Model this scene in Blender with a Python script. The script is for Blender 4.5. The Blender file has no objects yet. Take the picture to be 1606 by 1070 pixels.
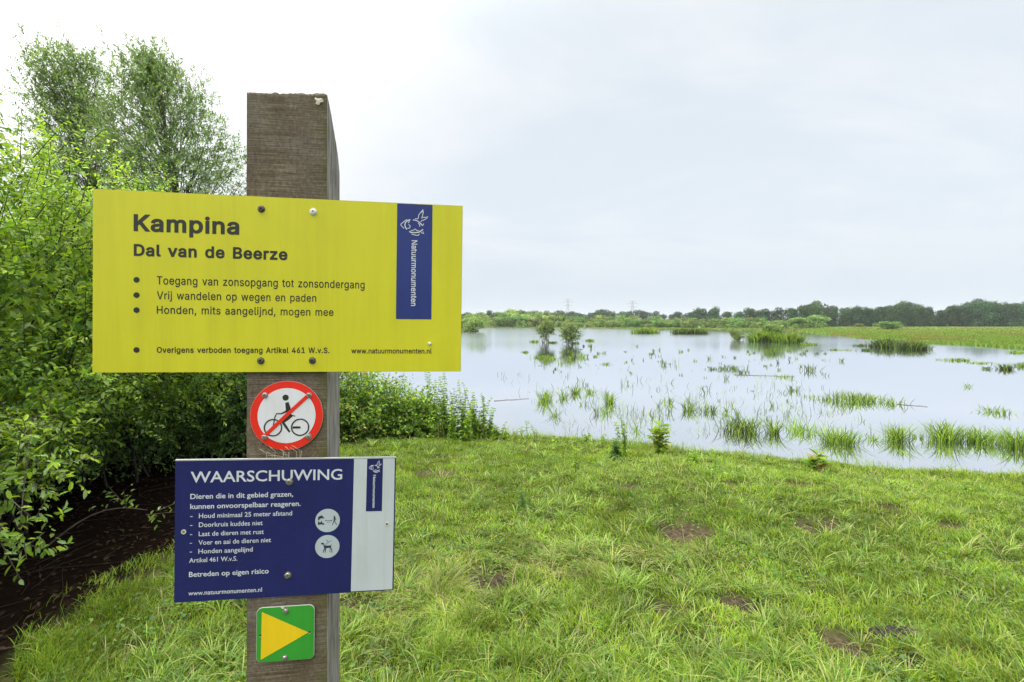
import bpy, math, random
import numpy as np
from mathutils import Vector, Matrix
from mathutils.geometry import tessellate_polygon, delaunay_2d_cdt
from mathutils.noise import noise as pnoise

sc = bpy.context.scene
COL = sc.collection
R = math.radians

# ------------------------------------------------------------------ camera
EYE, F, HY, CX = 1.6, 780.0, 507.0, 803.0       # eye height; focal length, horizon row and centre column measured on the photograph
cam = bpy.data.cameras.new('camera')
cam.sensor_width = 36.0
cam.lens = F / 1606.0 * 36.0
cam.shift_y = -(535.0 - HY) / 1606.0
cam.clip_start, cam.clip_end = 0.05, 9000.0
camo = bpy.data.objects.new('camera', cam)
camo.location = (0, 0, EYE)
camo.rotation_euler = (R(90), 0, 0)
COL.objects.link(camo)
sc.camera = camo

# ------------------------------------------------------------------ light
SUN_EL, SUN_AZ = 54.0, -100.0                    # behind thin cloud, high to the left (azimuth from +Y, clockwise)
sun = bpy.data.lights.new('sun', 'SUN')
sun.energy = 1.5
sun.angle = R(25)
sun.color = (1.0, 0.97, 0.91)
suno = bpy.data.objects.new('sun', sun)
suno.rotation_euler = (R(90 - SUN_EL), 0, R(180 - SUN_AZ))
COL.objects.link(suno)

world = bpy.data.worlds.new("World")
sc.world = world
world.use_nodes = True
wt = world.node_tree
wt.nodes.clear()
def WN(t, **k):
    n = wt.nodes.new(t)
    for a, b in k.items(): setattr(n, a, b)
    return n
w_out = WN('ShaderNodeOutputWorld'); w_bg = WN('ShaderNodeBackground')
w_bg.inputs['Strength'].default_value = 0.1
sky = WN('ShaderNodeTexSky'); sky.sky_type = 'NISHITA'; sky.sun_disc = False
sky.sun_elevation = R(SUN_EL); sky.sun_rotation = R(SUN_AZ)
tc = WN('ShaderNodeTexCoord')
def wmath(op, a, b=None, clamp=False):
    n = WN('ShaderNodeMath', operation=op, use_clamp=clamp)
    for i, v in enumerate((a, b)):
        if v is None: continue
        if isinstance(v, (int, float)): n.inputs[i].default_value = v
        else: wt.links.new(v, n.inputs[i])
    return n.outputs[0]
def wmix(f, a, b):
    n = WN('ShaderNodeMix', data_type='RGBA')
    for i, v in ((0, f), (6, a), (7, b)):
        if isinstance(v, (int, float)): n.inputs[i].default_value = v
        elif isinstance(v, tuple): n.inputs[i].default_value = (*v, 1)
        else: wt.links.new(v, n.inputs[i])
    return n.outputs[2]
sep = WN('ShaderNodeSeparateXYZ'); wt.links.new(tc.outputs['Generated'], sep.inputs[0])
up = wmath('MAXIMUM', sep.outputs[2], 0.0)
# cloud veils: noise over the direction projected on a high plane, so that they flatten towards the horizon
den = wmath('ADD', up, 0.22)
cmb = WN('ShaderNodeCombineXYZ')
wt.links.new(wmath('DIVIDE', sep.outputs[0], den), cmb.inputs[0])
wt.links.new(wmath('DIVIDE', sep.outputs[1], den), cmb.inputs[1])
n1 = WN('ShaderNodeTexNoise'); n1.inputs['Scale'].default_value = 0.95; n1.inputs['Detail'].default_value = 5; n1.inputs['Roughness'].default_value = .58; n1.inputs['Distortion'].default_value = .5
mp = WN('ShaderNodeMapping'); mp.inputs['Location'].default_value = (3.1, 1.7, 0); mp.inputs['Scale'].default_value = (.8, 1.15, 1); mp.inputs['Rotation'].default_value = (0, 0, R(25))
wt.links.new(cmb.outputs[0], mp.inputs[0]); wt.links.new(mp.outputs[0], n1.inputs[0])
rp = WN('ShaderNodeMapRange'); rp.interpolation_type = 'SMOOTHSTEP'
rp.inputs[1].default_value = 0.34; rp.inputs[2].default_value = 0.66
wt.links.new(n1.outputs[0], rp.inputs[0])
veil = wmix(rp.outputs[0], (4.75, 5.2, 5.62), (5.75, 5.9, 6.08))
# brighter round the hidden sun, a wide smooth glow
az, el = R(SUN_AZ), R(SUN_EL)
sd = (math.sin(az) * math.cos(el), math.cos(az) * math.cos(el), math.sin(el))
vd = WN('ShaderNodeVectorMath', operation='DOT_PRODUCT'); wt.links.new(tc.outputs['Generated'], vd.inputs[0]); vd.inputs[1].default_value = sd
glow = WN('ShaderNodeMapRange'); glow.interpolation_type = 'SMOOTHERSTEP'
glow.inputs[1].default_value = 0.18; glow.inputs[2].default_value = 1.0
wt.links.new(vd.outputs['Value'], glow.inputs[0])
veil = wmix(glow.outputs[0], veil, (14.5, 14.2, 13.7))
# a little greyer and bluer in the lowest few degrees
hz = WN('ShaderNodeMapRange'); hz.interpolation_type = 'SMOOTHSTEP'
hz.inputs[1].default_value = 0.0; hz.inputs[2].default_value = 0.24; hz.inputs[3].default_value = 0.9; hz.inputs[4].default_value = 0.0
wt.links.new(up, hz.inputs[0])
veil = wmix(hz.outputs[0], veil, (3.9, 4.4, 4.95))
# overcast skies brighten towards the zenith
zn = WN('ShaderNodeMapRange'); zn.interpolation_type = 'SMOOTHSTEP'
zn.inputs[1].default_value = 0.5; zn.inputs[2].default_value = 1.0; zn.inputs[3].default_value = 1.0; zn.inputs[4].default_value = 2.9
wt.links.new(up, zn.inputs[0])
vs = WN('ShaderNodeVectorMath', operation='SCALE'); wt.links.new(veil, vs.inputs[0]); wt.links.new(zn.outputs[0], vs.inputs['Scale'])
fin = wmix(0.94, sky.outputs[0], vs.outputs[0])
wt.links.new(fin, w_bg.inputs['Color']); wt.links.new(w_bg.outputs[0], w_out.inputs[0])

sc.view_settings.view_transform = 'Standard'
sc.view_settings.look = 'None'
sc.view_settings.exposure = 0.72
sc.view_settings.gamma = 1.0
sc.view_settings.use_curve_mapping = False
sc.render.engine = 'CYCLES'
cy = sc.cycles
cy.max_bounces = 7; cy.diffuse_bounces = 2; cy.glossy_bounces = 3; cy.transmission_bounces = 4; cy.volume_bounces = 0
cy.use_denoising = True

# ------------------------------------------------------------------ materials
def mat(name):
    m = bpy.data.materials.new(name); m.use_nodes = True
    return m, m.node_tree, m.node_tree.nodes['Principled BSDF']
def mnode(t, ty, **k):
    n = t.nodes.new(ty)
    for a, b in k.items():
        if a in n.inputs.keys() if hasattr(n.inputs, 'keys') else False: n.inputs[a].default_value = b
        else: setattr(n, a, b)
    return n
def plain(name, c, rough=.5, metal=0.0, spec=.5, var=0.0, scale=30.0, bump=0.0):
    m, t, b = mat(name)
    b.inputs['Base Color'].default_value = (*c, 1); b.inputs['Roughness'].default_value = rough
    b.inputs['Metallic'].default_value = metal; b.inputs['Specular IOR Level'].default_value = spec
    if var or bump:
        tcn = t.nodes.new('ShaderNodeTexCoord')
        n = t.nodes.new('ShaderNodeTexNoise'); n.inputs['Scale'].default_value = scale; n.inputs['Detail'].default_value = 6
        t.links.new(tcn.outputs['Object'], n.inputs[0])
        if var:
            r = t.nodes.new('ShaderNodeValToRGB')
            r.color_ramp.elements[0].position = .35; r.color_ramp.elements[1].position = .65
            r.color_ramp.elements[0].color = (*[x * (1 - var) for x in c], 1)
            r.color_ramp.elements[1].color = (*[min(1, x * (1 + var)) for x in c], 1)
            t.links.new(n.outputs[0], r.inputs[0]); t.links.new(r.outputs[0], b.inputs['Base Color'])
        if bump:
            bu = t.nodes.new('ShaderNodeBump'); bu.inputs['Strength'].default_value = bump; bu.inputs['Distance'].default_value = .005
            t.links.new(n.outputs[0], bu.inputs['Height']); t.links.new(bu.outputs[0], b.inputs['Normal'])
    return m
def leaf_mat(name, trans=.35, rough=.45, spec=.35, gain=1.0, objvar=.0):
    """foliage: the leaf's own colour is stored per leaf in the attribute Col; part of the light passes through"""
    m, t, b = mat(name)
    a = t.nodes.new('ShaderNodeAttribute'); a.attribute_name = 'Col'
    col = a.outputs['Color']
    if objvar:
        oi = t.nodes.new('ShaderNodeObjectInfo')
        hs = t.nodes.new('ShaderNodeHueSaturation')
        mr = t.nodes.new('ShaderNodeMapRange'); mr.inputs[3].default_value = 1 - objvar; mr.inputs[4].default_value = 1 + objvar
        mh = t.nodes.new('ShaderNodeMapRange'); mh.inputs[3].default_value = .47; mh.inputs[4].default_value = .53
        t.links.new(oi.outputs['Random'], mr.inputs[0]); t.links.new(mr.outputs[0], hs.inputs['Value'])
        mm = t.nodes.new('ShaderNodeMath'); mm.operation = 'MULTIPLY'; mm.inputs[1].default_value = 7.31
        fr = t.nodes.new('ShaderNodeMath'); fr.operation = 'FRACT'
        t.links.new(oi.outputs['Random'], mm.inputs[0]); t.links.new(mm.outputs[0], fr.inputs[0]); t.links.new(fr.outputs[0], mh.inputs[0])
        t.links.new(mh.outputs[0], hs.inputs['Hue']); t.links.new(col, hs.inputs['Color']); col = hs.outputs[0]
    t.links.new(col, b.inputs['Base Color'])
    b.inputs['Roughness'].default_value = rough; b.inputs['Specular IOR Level'].default_value = spec
    tr = t.nodes.new('ShaderNodeBsdfTranslucent')
    mc = t.nodes.new('ShaderNodeMix'); mc.data_type = 'RGBA'; mc.blend_type = 'MULTIPLY'; mc.inputs[0].default_value = 1
    mc.inputs[7].default_value = (1.25 * gain, 1.2 * gain, .55 * gain, 1)
    t.links.new(col, mc.inputs[6]); t.links.new(mc.outputs[2], tr.inputs[0])
    mx = t.nodes.new('ShaderNodeMixShader'); mx.inputs[0].default_value = trans
    t.links.new(b.outputs[0], mx.inputs[1]); t.links.new(tr.outputs[0], mx.inputs[2])
    t.links.new(mx.outputs[0], t.nodes['Material Output'].inputs[0])
    return m

M_leaf = leaf_mat('leaf', .42, .42, .32, 1.35)
M_grass = leaf_mat('grass_blade', .4, .6, .12, 1.2)
M_far = leaf_mat('far_leaf', .25, .6, .2, 1.0, .30)
M_bark = plain('bark', (.09, .07, .05), .9, var=.4, scale=20)
M_shaded_bark = plain('shaded_bark', (.035, .027, .02), .9, var=.4, scale=20)  # bark darkened to carry the black shade inside the thicket
M_twig = plain('green_stem', (.10, .13, .04), .7, var=.2)
M_deadwood = plain('dead_wood', (.12, .10, .08), .9, var=.3)

# ------------------------------------------------------------------ object helpers
def link(name, me, m=None, parent=None, label=None, cat=None, group=None, kind=None):
    o = bpy.data.objects.new(name, me)
    COL.objects.link(o)
    if m is not None and me is not None and not me.materials:
        for x in (m if isinstance(m, (list, tuple)) else [m]): me.materials.append(x)
    if parent is not None: o.parent = parent
    tag(o, label, cat, group, kind)
    return o
def tag(o, label=None, cat=None, group=None, kind=None):
    if label: o['label'] = label
    if cat: o['category'] = cat
    if group: o['group'] = group
    if kind: o['kind'] = kind
def thing(name, loc, label, cat, group=None):
    return link(name, None, None, None, label, cat, group) if loc is None else _at(link(name, None, None, None, label, cat, group), loc)
def _at(o, loc):
    o.location = loc
    return o
def mesh_np(name, V, faces, cols=None, smooth=False):
    """faces: list of (n x k) int arrays"""
    me = bpy.data.meshes.new(name)
    V = np.asarray(V, np.float32)
    nl = sum(f.size for f in faces); nf = sum(len(f) for f in faces)
    me.vertices.add(len(V)); me.vertices.foreach_set('co', V.ravel())
    me.loops.add(nl); me.polygons.add(nf)
    me.loops.foreach_set('vertex_index', np.concatenate([f.ravel() for f in faces]).astype(np.int32))
    st = []; s = 0
    for f in faces:
        st.append(s + np.arange(len(f)) * f.shape[1]); s += f.size
    me.polygons.foreach_set('loop_start', np.concatenate(st).astype(np.int32))
    me.update(calc_edges=True)
    if cols is not None:
        a = me.color_attributes.new('Col', 'FLOAT_COLOR', 'POINT')
        c = np.ones((len(V), 4), np.float32); c[:, :3] = cols
        a.data.foreach_set('color', c.ravel())
    if smooth: me.polygons.foreach_set('use_smooth', np.ones(nf, bool))
    me.validate(); 
    return me
class MB:
    """collects verts and tri/quad faces of one mesh"""
    def __init__(s): s.V = []; s.T = []; s.Q = []; s.C = []; s.n = 0
    def add(s, V, T=None, Q=None, C=None):
        V = np.asarray(V, float).reshape(-1, 3)
        if T is not None and len(T): s.T.append(np.asarray(T, int).reshape(-1, 3) + s.n)
        if Q is not None and len(Q): s.Q.append(np.asarray(Q, int).reshape(-1, 4) + s.n)
        if C is not None: s.C.append(np.broadcast_to(np.asarray(C, float), (len(V), 3)))
        s.V.append(V); s.n += len(V)
    def mesh(s, name, smooth=False):
        fs = []
        if s.T: fs.append(np.concatenate(s.T))
        if s.Q: fs.append(np.concatenate(s.Q))
        return mesh_np(name, np.concatenate(s.V), fs, np.concatenate(s.C) if s.C else None, smooth)
    def tube(s, P, rad, n=5, C=None, cap=True):
        P = np.asarray(P, float); k = len(P)
        rad = np.broadcast_to(np.asarray(rad, float), (k,))
        T = np.gradient(P, axis=0); T /= np.linalg.norm(T, axis=1)[:, None] + 1e-9
        ref = np.array([.31, .17, .93]) if abs(T[0][2]) < .9 else np.array([.95, .2, .1])
        A = np.cross(T, ref); A /= np.linalg.norm(A, axis=1)[:, None] + 1e-9
        B = np.cross(T, A)
        an = np.arange(n) / n * 2 * np.pi
        V = (P[:, None] + rad[:, None, None] * (A[:, None] * np.cos(an)[None, :, None] + B[:, None] * np.sin(an)[None, :, None])).reshape(-1, 3)
        Q = [[i * n + j, i * n + (j + 1) % n, (i + 1) * n + (j + 1) % n, (i + 1) * n + j] for i in range(k - 1) for j in range(n)]
        T3 = []
        if cap:
            V = np.concatenate([V, P[-1:]]); T3 = [[(k - 1) * n + j, (k - 1) * n + (j + 1) % n, k * n] for j in range(n)]
        s.add(V, T3, Q, C)

def nrm(a): return a / (np.linalg.norm(a, axis=-1, keepdims=True) + 1e-9)
def leaves(mb, P, D, N, L, W, C, fold=.25, droop=.12, lite=False):
    """pointed folded leaves: P base, D direction, N up side, L length, W width, C colour (all n x ..)"""
    n = len(P); D = nrm(D); S = nrm(np.cross(D, N)); N = np.cross(S, D)
    L = np.broadcast_to(L, (n,))[:, None]; W = np.broadcast_to(W, (n,))[:, None]
    C = np.broadcast_to(C, (n, 3))
    if lite:
        V = np.stack([P, P + D * L * .45 + S * W * .5 + N * W * fold, P + D * L, P + D * L * .45 - S * W * .5 + N * W * fold], 1)
        b = np.arange(n)[:, None] * 4
        T = np.concatenate([b + [0, 1, 2], b + [0, 2, 3]])
        mb.add(V.reshape(-1, 3), T=T, C=np.repeat(C, 4, 0))
    else:
        V = np.stack([P, P + D * L * .27 + S * W * .40 + N * W * fold * .8, P + D * L * .66 + S * W * .46 + N * W * fold - N * L * droop * .3, P + D * L - N * L * droop,
                      P + D * L * .66 - S * W * .46 + N * W * fold - N * L * droop * .3, P + D * L * .27 - S * W * .40 + N * W * fold * .8], 1)
        b = np.arange(n)[:, None] * 6
        T = np.concatenate([b + [0, 1, 3], b + [1, 2, 3], b + [0, 3, 5], b + [3, 4, 5]])
        mb.add(V.reshape(-1, 3), T=T, C=np.repeat(C, 6, 0))
def blades(mb, P, az, H, lean, W, C, segs=2, kink=0.0):
    """grass blades that rise from P, lean towards azimuth az by lean*H at the tip"""
    n = len(P)
    H = np.broadcast_to(H, (n,)); lean = np.broadcast_to(lean, (n,)); W = np.broadcast_to(W, (n,)); C = np.broadcast_to(C, (n, 3))
    dx = np.stack([np.cos(az), np.sin(az), 0 * az], 1); sx = np.stack([-np.sin(az + kink), np.cos(az + kink), 0 * az], 1)
    rows = []; side_ = np.sin(np.arange(n) * 12.9898 + H * 999) * .32 * H      # blades also bend sideways
    for i in range(segs + 1):
        t = i / (segs + .0)
        t = i / (segs + 1)
        c = P + dx * (lean * H * t ** 1.8)[:, None] + np.array([0, 0, 1.]) * (H * (t - .35 * np.minimum(lean, 1.6) * t * t * .9))[:, None] + sx * (side_ * t * t)[:, None]
        w = (W * (1 - .25 * t) * .5)[:, None] * sx
        rows += [c - w, c + w]
    tip = P + dx * (lean * H)[:, None] + np.array([0, 0, 1.]) * (H * (1 - .315 * np.minimum(lean, 1.6)))[:, None] + sx * side_[:, None]
    V = np.stack(rows + [tip], 1); k = 2 * (segs + 1) + 1
    b = np.arange(n)[:, None] * k
    Q = np.concatenate([b + [2 * i, 2 * i + 1, 2 * i + 3, 2 * i + 2] for i in range(segs)])
    T = b + [2 * segs, 2 * segs + 1, 2 * segs + 2]
    mb.add(V.reshape(-1, 3), T=T, Q=Q, C=np.repeat(C, k, 0))
def palette(rng, n, cols, w=None, jit=.12):
    cols = np.array(cols); i = rng.choice(len(cols), n, p=w); c = cols[i] * (1 + jit * rng.standard_normal((n, 1)))
    return np.clip(c * (1 + .05 * rng.standard_normal((n, 3))), .005, .9)

# ------------------------------------------------------------------ the lie of the land
WZ = -0.35                                         # water level
def gpt(px, py, z=0.0):                            # where a sight line through a pixel of the photograph meets height z
    Y = (EYE - z) * F / (py - HY)
    return ((px - CX) / F * Y, Y)
def smooth(t): t = np.clip(t, 0, 1); return t * t * (3 - 2 * t)
SHX = [-400, -60, -30, -14, -8, -5.5, -4, -1.15, 0.6, 2.0, 3.2, 4.2, 4.9, 6.4, 12, 30, 400]
SHY = [60, 30, 20, 16.5, 13.5, 10.4, 9.6, 8.6, 8.25, 7.75, 7.15, 6.7, 6.4, 6.15, 5.6, 5, 4]
FRA = [-9, -1.2, -.6, -.1, 0, .25, .51, .573, .624, .70, .83, 1.03, 1.5, 9]
FRD = [90, 130, 200, 217, 214, 180, 152, 122, 92, 64, 50, 39, 30, 25]
def sines(x, y, fs, seed=0):
    r = np.random.default_rng(seed); out = 0
    for f in fs:
        for k in range(3):
            a = r.uniform(0, 6.28); p = r.uniform(0, 6.28)
            out = out + np.sin((x * np.cos(a) + y * np.sin(a)) * f + p) / 3
    return out / len(fs)
PATCH = [(1072, 838, 64, 24), (1285, 829, 52, 15), (1163, 955, 50, 24), (1330, 1010, 62, 30), (1425, 1041, 36, 18), (1508, 944, 30, 12),
         (768, 916, 64, 30), (222, 915, 52, 16), (222, 1036, 62, 24), (790, 1064, 34, 14), (680, 746, 50, 10), (1252, 757, 56, 10),
         (1160, 760, 50, 9), (1030, 962, 40, 14), (985, 767, 44, 8), (560, 958, 60, 16), (1490, 828, 30, 9), (700, 712, 40, 6), (1580, 885, 22, 8),
         (905, 1010, 26, 9), (1120, 900, 24, 7), (860, 820, 22, 7), (1400, 800, 30, 7)]
PT = []
for px, py, w, h in PATCH:
    X, Y = gpt(px, py, -.03); PT.append((X, Y, w / F * Y * .5 * 1.45, h / F * Y * Y / EYE * .5 * 1.5))
def patch_mask(x, y):
    m = np.zeros_like(x)
    wob = .30 * sines(x, y, [22, 37], 5)
    for X, Y, a, b in PT:
        d = np.sqrt(((x - X) / a) ** 2 + ((y - Y) / b) ** 2) + wob
        m = np.maximum(m, 1 - smooth((d - .8) / .35))
    return m
def shore(x): return np.interp(x, SHX, SHY)
def hgt(x, y):
    x = np.asarray(x, float); y = np.asarray(y, float)
    d = shore(x) - y + .18 * sines(x, y, [2.2, 5.1], 3)            # metres inland of the near shore
    near = -.30 + .30 * smooth(d / 3.2) + .03 * sines(x, y, [1.3, 2.9], 1) * smooth(d / 1.5) + .020 * sines(x, y, [6, 11, 17], 2) * smooth(d / .4)
    near = near + .05 * np.exp(-((x - 3.2) ** 2 / .8 + (y - 6.6) ** 2 / .35))
    near = np.where(d > 0, near, -.30 + np.maximum(d, -1.4) * .42)
    ditch = smooth((-2.42 - x + .12 * sines(x, y, [3.1], 7)) / .5) * smooth((8.5 - y) / 1.5)
    near = near - .16 * ditch - .035 * patch_mask(x, y)
    a = x / np.maximum(y, 1e-3)
    fd = np.where(y > 15, np.sqrt(x * x * 0 + y * y) - np.interp(a, FRA, FRD), -99)
    fd = fd + 2.5 * sines(x, y, [.12, .31], 4)
    far = -.9 + .72 * smooth((fd + 5) / 8) + np.clip(fd, 0, 3000) * .0006
    return np.where(y > np.maximum(shore(x) + 4, 11), far, near)
# ------------------------------------------------------------------ ground and water
def axis(lo, hi, step, out_lo, out_hi, g):
    a = list(np.arange(lo, hi, step)); s = step; v = a[-1]
    while v < out_hi: s *= g; v += s; a.append(v)
    s = step; v = lo; b = []
    while v > out_lo: s *= g; v -= s; b.append(v)
    return np.array(b[::-1] + a)
gx = axis(-6, 9, .095, -3500, 3500, 1.055); gy = axis(0, 10.5, .095, -60, 4500, 1.035)
XX, YY = np.meshgrid(gx, gy)
ZZ = hgt(XX, YY)
nx, ny = len(gx), len(gy)
idx = np.arange(nx * ny).reshape(ny, nx)
Q = np.stack([idx[:-1, :-1], idx[:-1, 1:], idx[1:, 1:], idx[1:, :-1]], -1).reshape(-1, 4)
soil = patch_mask(XX, YY)
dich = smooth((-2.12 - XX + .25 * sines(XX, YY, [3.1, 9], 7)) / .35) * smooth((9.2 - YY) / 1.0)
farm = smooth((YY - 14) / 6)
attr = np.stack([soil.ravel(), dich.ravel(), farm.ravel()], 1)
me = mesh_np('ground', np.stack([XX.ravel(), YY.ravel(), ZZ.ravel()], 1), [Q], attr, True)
M_ground, t, b = mat('ground_soil')
at_ = t.nodes.new('ShaderNodeAttribute'); at_.attribute_name = 'Col'
sp = t.nodes.new('ShaderNodeSeparateColor'); t.links.new(at_.outputs['Color'], sp.inputs[0])
geo = t.nodes.new('ShaderNodeNewGeometry')
def gnoise(scale, detail=6, rough=.6):
    n = t.nodes.new('ShaderNodeTexNoise'); n.inputs['Scale'].default_value = scale; n.inputs['Detail'].default_value = detail; n.inputs['Roughness'].default_value = rough
    t.links.new(geo.outputs['Position'], n.inputs[0]); return n.outputs[0]
def gramp(src, stops):
    r = t.nodes.new('ShaderNodeValToRGB'); cr = r.color_ramp
    while len(cr.elements) < len(stops): cr.elements.new(.5)
    for e, (p, c) in zip(cr.elements, stops): e.position = p; e.color = (*c, 1)
    t.links.new(src, r.inputs[0]); return r.outputs[0]
def gmix(f, a, b_):
    n = t.nodes.new('ShaderNodeMix'); n.data_type = 'RGBA'
    for i, v in ((0, f), (6, a), (7, b_)):
        if isinstance(v, float): n.inputs[i].default_value = v
        else: t.links.new(v, n.inputs[i])
    return n.outputs[2]
thatch = gramp(gnoise(11), [(.3, (.022, .030, .008)), (.5, (.055, .072, .02)), (.7, (.12, .115, .045))])  # ground darkened to carry the shadows in the gaps between blades
soilc = gramp(gnoise(38), [(.3, (.030, .022, .014)), (.55, (.080, .060, .038)), (.75, (.16, .13, .09))])
litter = gramp(gnoise(16, 8, .75), [(.3, (.004, .003, .002)), (.55, (.010, .0065, .0045)), (.72, (.024, .015, .010))])  # near-black: soil colour with the deep shade under the shrubs put in
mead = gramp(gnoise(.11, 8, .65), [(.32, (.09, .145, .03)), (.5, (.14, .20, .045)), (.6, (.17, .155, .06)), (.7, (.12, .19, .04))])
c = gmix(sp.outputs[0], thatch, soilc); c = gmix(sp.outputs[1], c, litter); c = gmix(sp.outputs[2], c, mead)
t.links.new(c, b.inputs['Base Color']); b.inputs['Roughness'].default_value = 1; b.inputs['Specular IOR Level'].default_value = 0
bu = t.nodes.new('ShaderNodeBump'); bu.inputs['Strength'].default_value = .7; bu.inputs['Distance'].default_value = .03
t.links.new(gnoise(30, 8, .7), bu.inputs['Height']); t.links.new(bu.outputs[0], b.inputs['Normal'])
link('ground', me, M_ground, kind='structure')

M_water, t, b = mat('water')
geo = t.nodes.new('ShaderNodeNewGeometry')
b.inputs['Base Color'].default_value = (.060, .060, .045, 1); b.inputs['Roughness'].default_value = .25
gl = t.nodes.new('ShaderNodeBsdfGlossy'); gl.inputs['Roughness'].default_value = .05; gl.inputs['Color'].default_value = (.90, .925, .985, 1)
fr = t.nodes.new('ShaderNodeFresnel'); fr.inputs['IOR'].default_value = 1.33
mr = t.nodes.new('ShaderNodeMapRange'); mr.inputs[1].default_value = 0; mr.inputs[2].default_value = .45; mr.inputs[3].default_value = .55; mr.inputs[4].default_value = 1.0
t.links.new(fr.outputs[0], mr.inputs[0])
mx = t.nodes.new('ShaderNodeMixShader'); t.links.new(mr.outputs[0], mx.inputs[0]); t.links.new(b.outputs[0], mx.inputs[1]); t.links.new(gl.outputs[0], mx.inputs[2])
t.links.new(mx.outputs[0], t.nodes['Material Output'].inputs[0])
mp = t.nodes.new('ShaderNodeMapping'); mp.inputs['Scale'].default_value = (.7, 1.6, 1); t.links.new(geo.outputs['Position'], mp.inputs[0])
wn = t.nodes.new('ShaderNodeTexNoise'); wn.inputs['Scale'].default_value = 1.6; wn.inputs['Detail'].default_value = 4; t.links.new(mp.outputs[0], wn.inputs[0])
bu = t.nodes.new('ShaderNodeBump'); bu.inputs['Strength'].default_value = .05; bu.inputs['Distance'].default_value = .03
t.links.new(wn.outputs[0], bu.inputs['Height']); t.links.new(bu.outputs[0], gl.inputs['Normal'])
# light air roughens the open lake, the lee of the wood and the near bank stay calm
sx_ = t.nodes.new('ShaderNodeSeparateXYZ'); t.links.new(geo.outputs['Position'], sx_.inputs[0])
ra = t.nodes.new('ShaderNodeMapRange'); ra.interpolation_type = 'SMOOTHSTEP'; ra.inputs[1].default_value = 22; ra.inputs[2].default_value = 60; ra.inputs[3].default_value = .045; ra.inputs[4].default_value = .15
rb = t.nodes.new('ShaderNodeMapRange'); rb.interpolation_type = 'SMOOTHSTEP'; rb.inputs[1].default_value = 25; rb.inputs[2].default_value = 65; rb.inputs[3].default_value = 1.0; rb.inputs[4].default_value = .35
t.links.new(sx_.outputs[1], ra.inputs[0]); t.links.new(sx_.outputs[0], rb.inputs[0])
rm = t.nodes.new('ShaderNodeMath'); rm.operation = 'MULTIPLY'; t.links.new(ra.outputs[0], rm.inputs[0]); t.links.new(rb.outputs[0], rm.inputs[1]); t.links.new(rm.outputs[0], gl.inputs['Roughness'])
V = [(-900, 3.5, WZ), (900, 3.5, WZ), (900, 330, WZ), (-900, 330, WZ)]
link('water', mesh_np('water', V, [np.array([[0, 1, 2, 3]])]), M_water, kind='structure')

# haze: one even box of air round everything
V = [(x, y, z) for x in (-4200, 4200) for y in (-75, 5400) for z in (-2.5, 62)]
Fc = np.array([[0, 1, 3, 2], [4, 6, 7, 5], [0, 4, 5, 1], [2, 3, 7, 6], [0, 2, 6, 4], [1, 5, 7, 3]])
M_haze = bpy.data.materials.new('haze'); M_haze.use_nodes = True
t = M_haze.node_tree; t.nodes.clear()
o_ = t.nodes.new('ShaderNodeOutputMaterial'); pv = t.nodes.new('ShaderNodeVolumePrincipled')
pv.inputs['Color'].default_value = (.90, .95, 1, 1); pv.inputs['Density'].default_value = .0002
t.links.new(pv.outputs[0], o_.inputs['Volume'])
HAZE = True
if HAZE: link('haze', mesh_np('haze', V, [Fc]), M_haze, kind='stuff')

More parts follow.
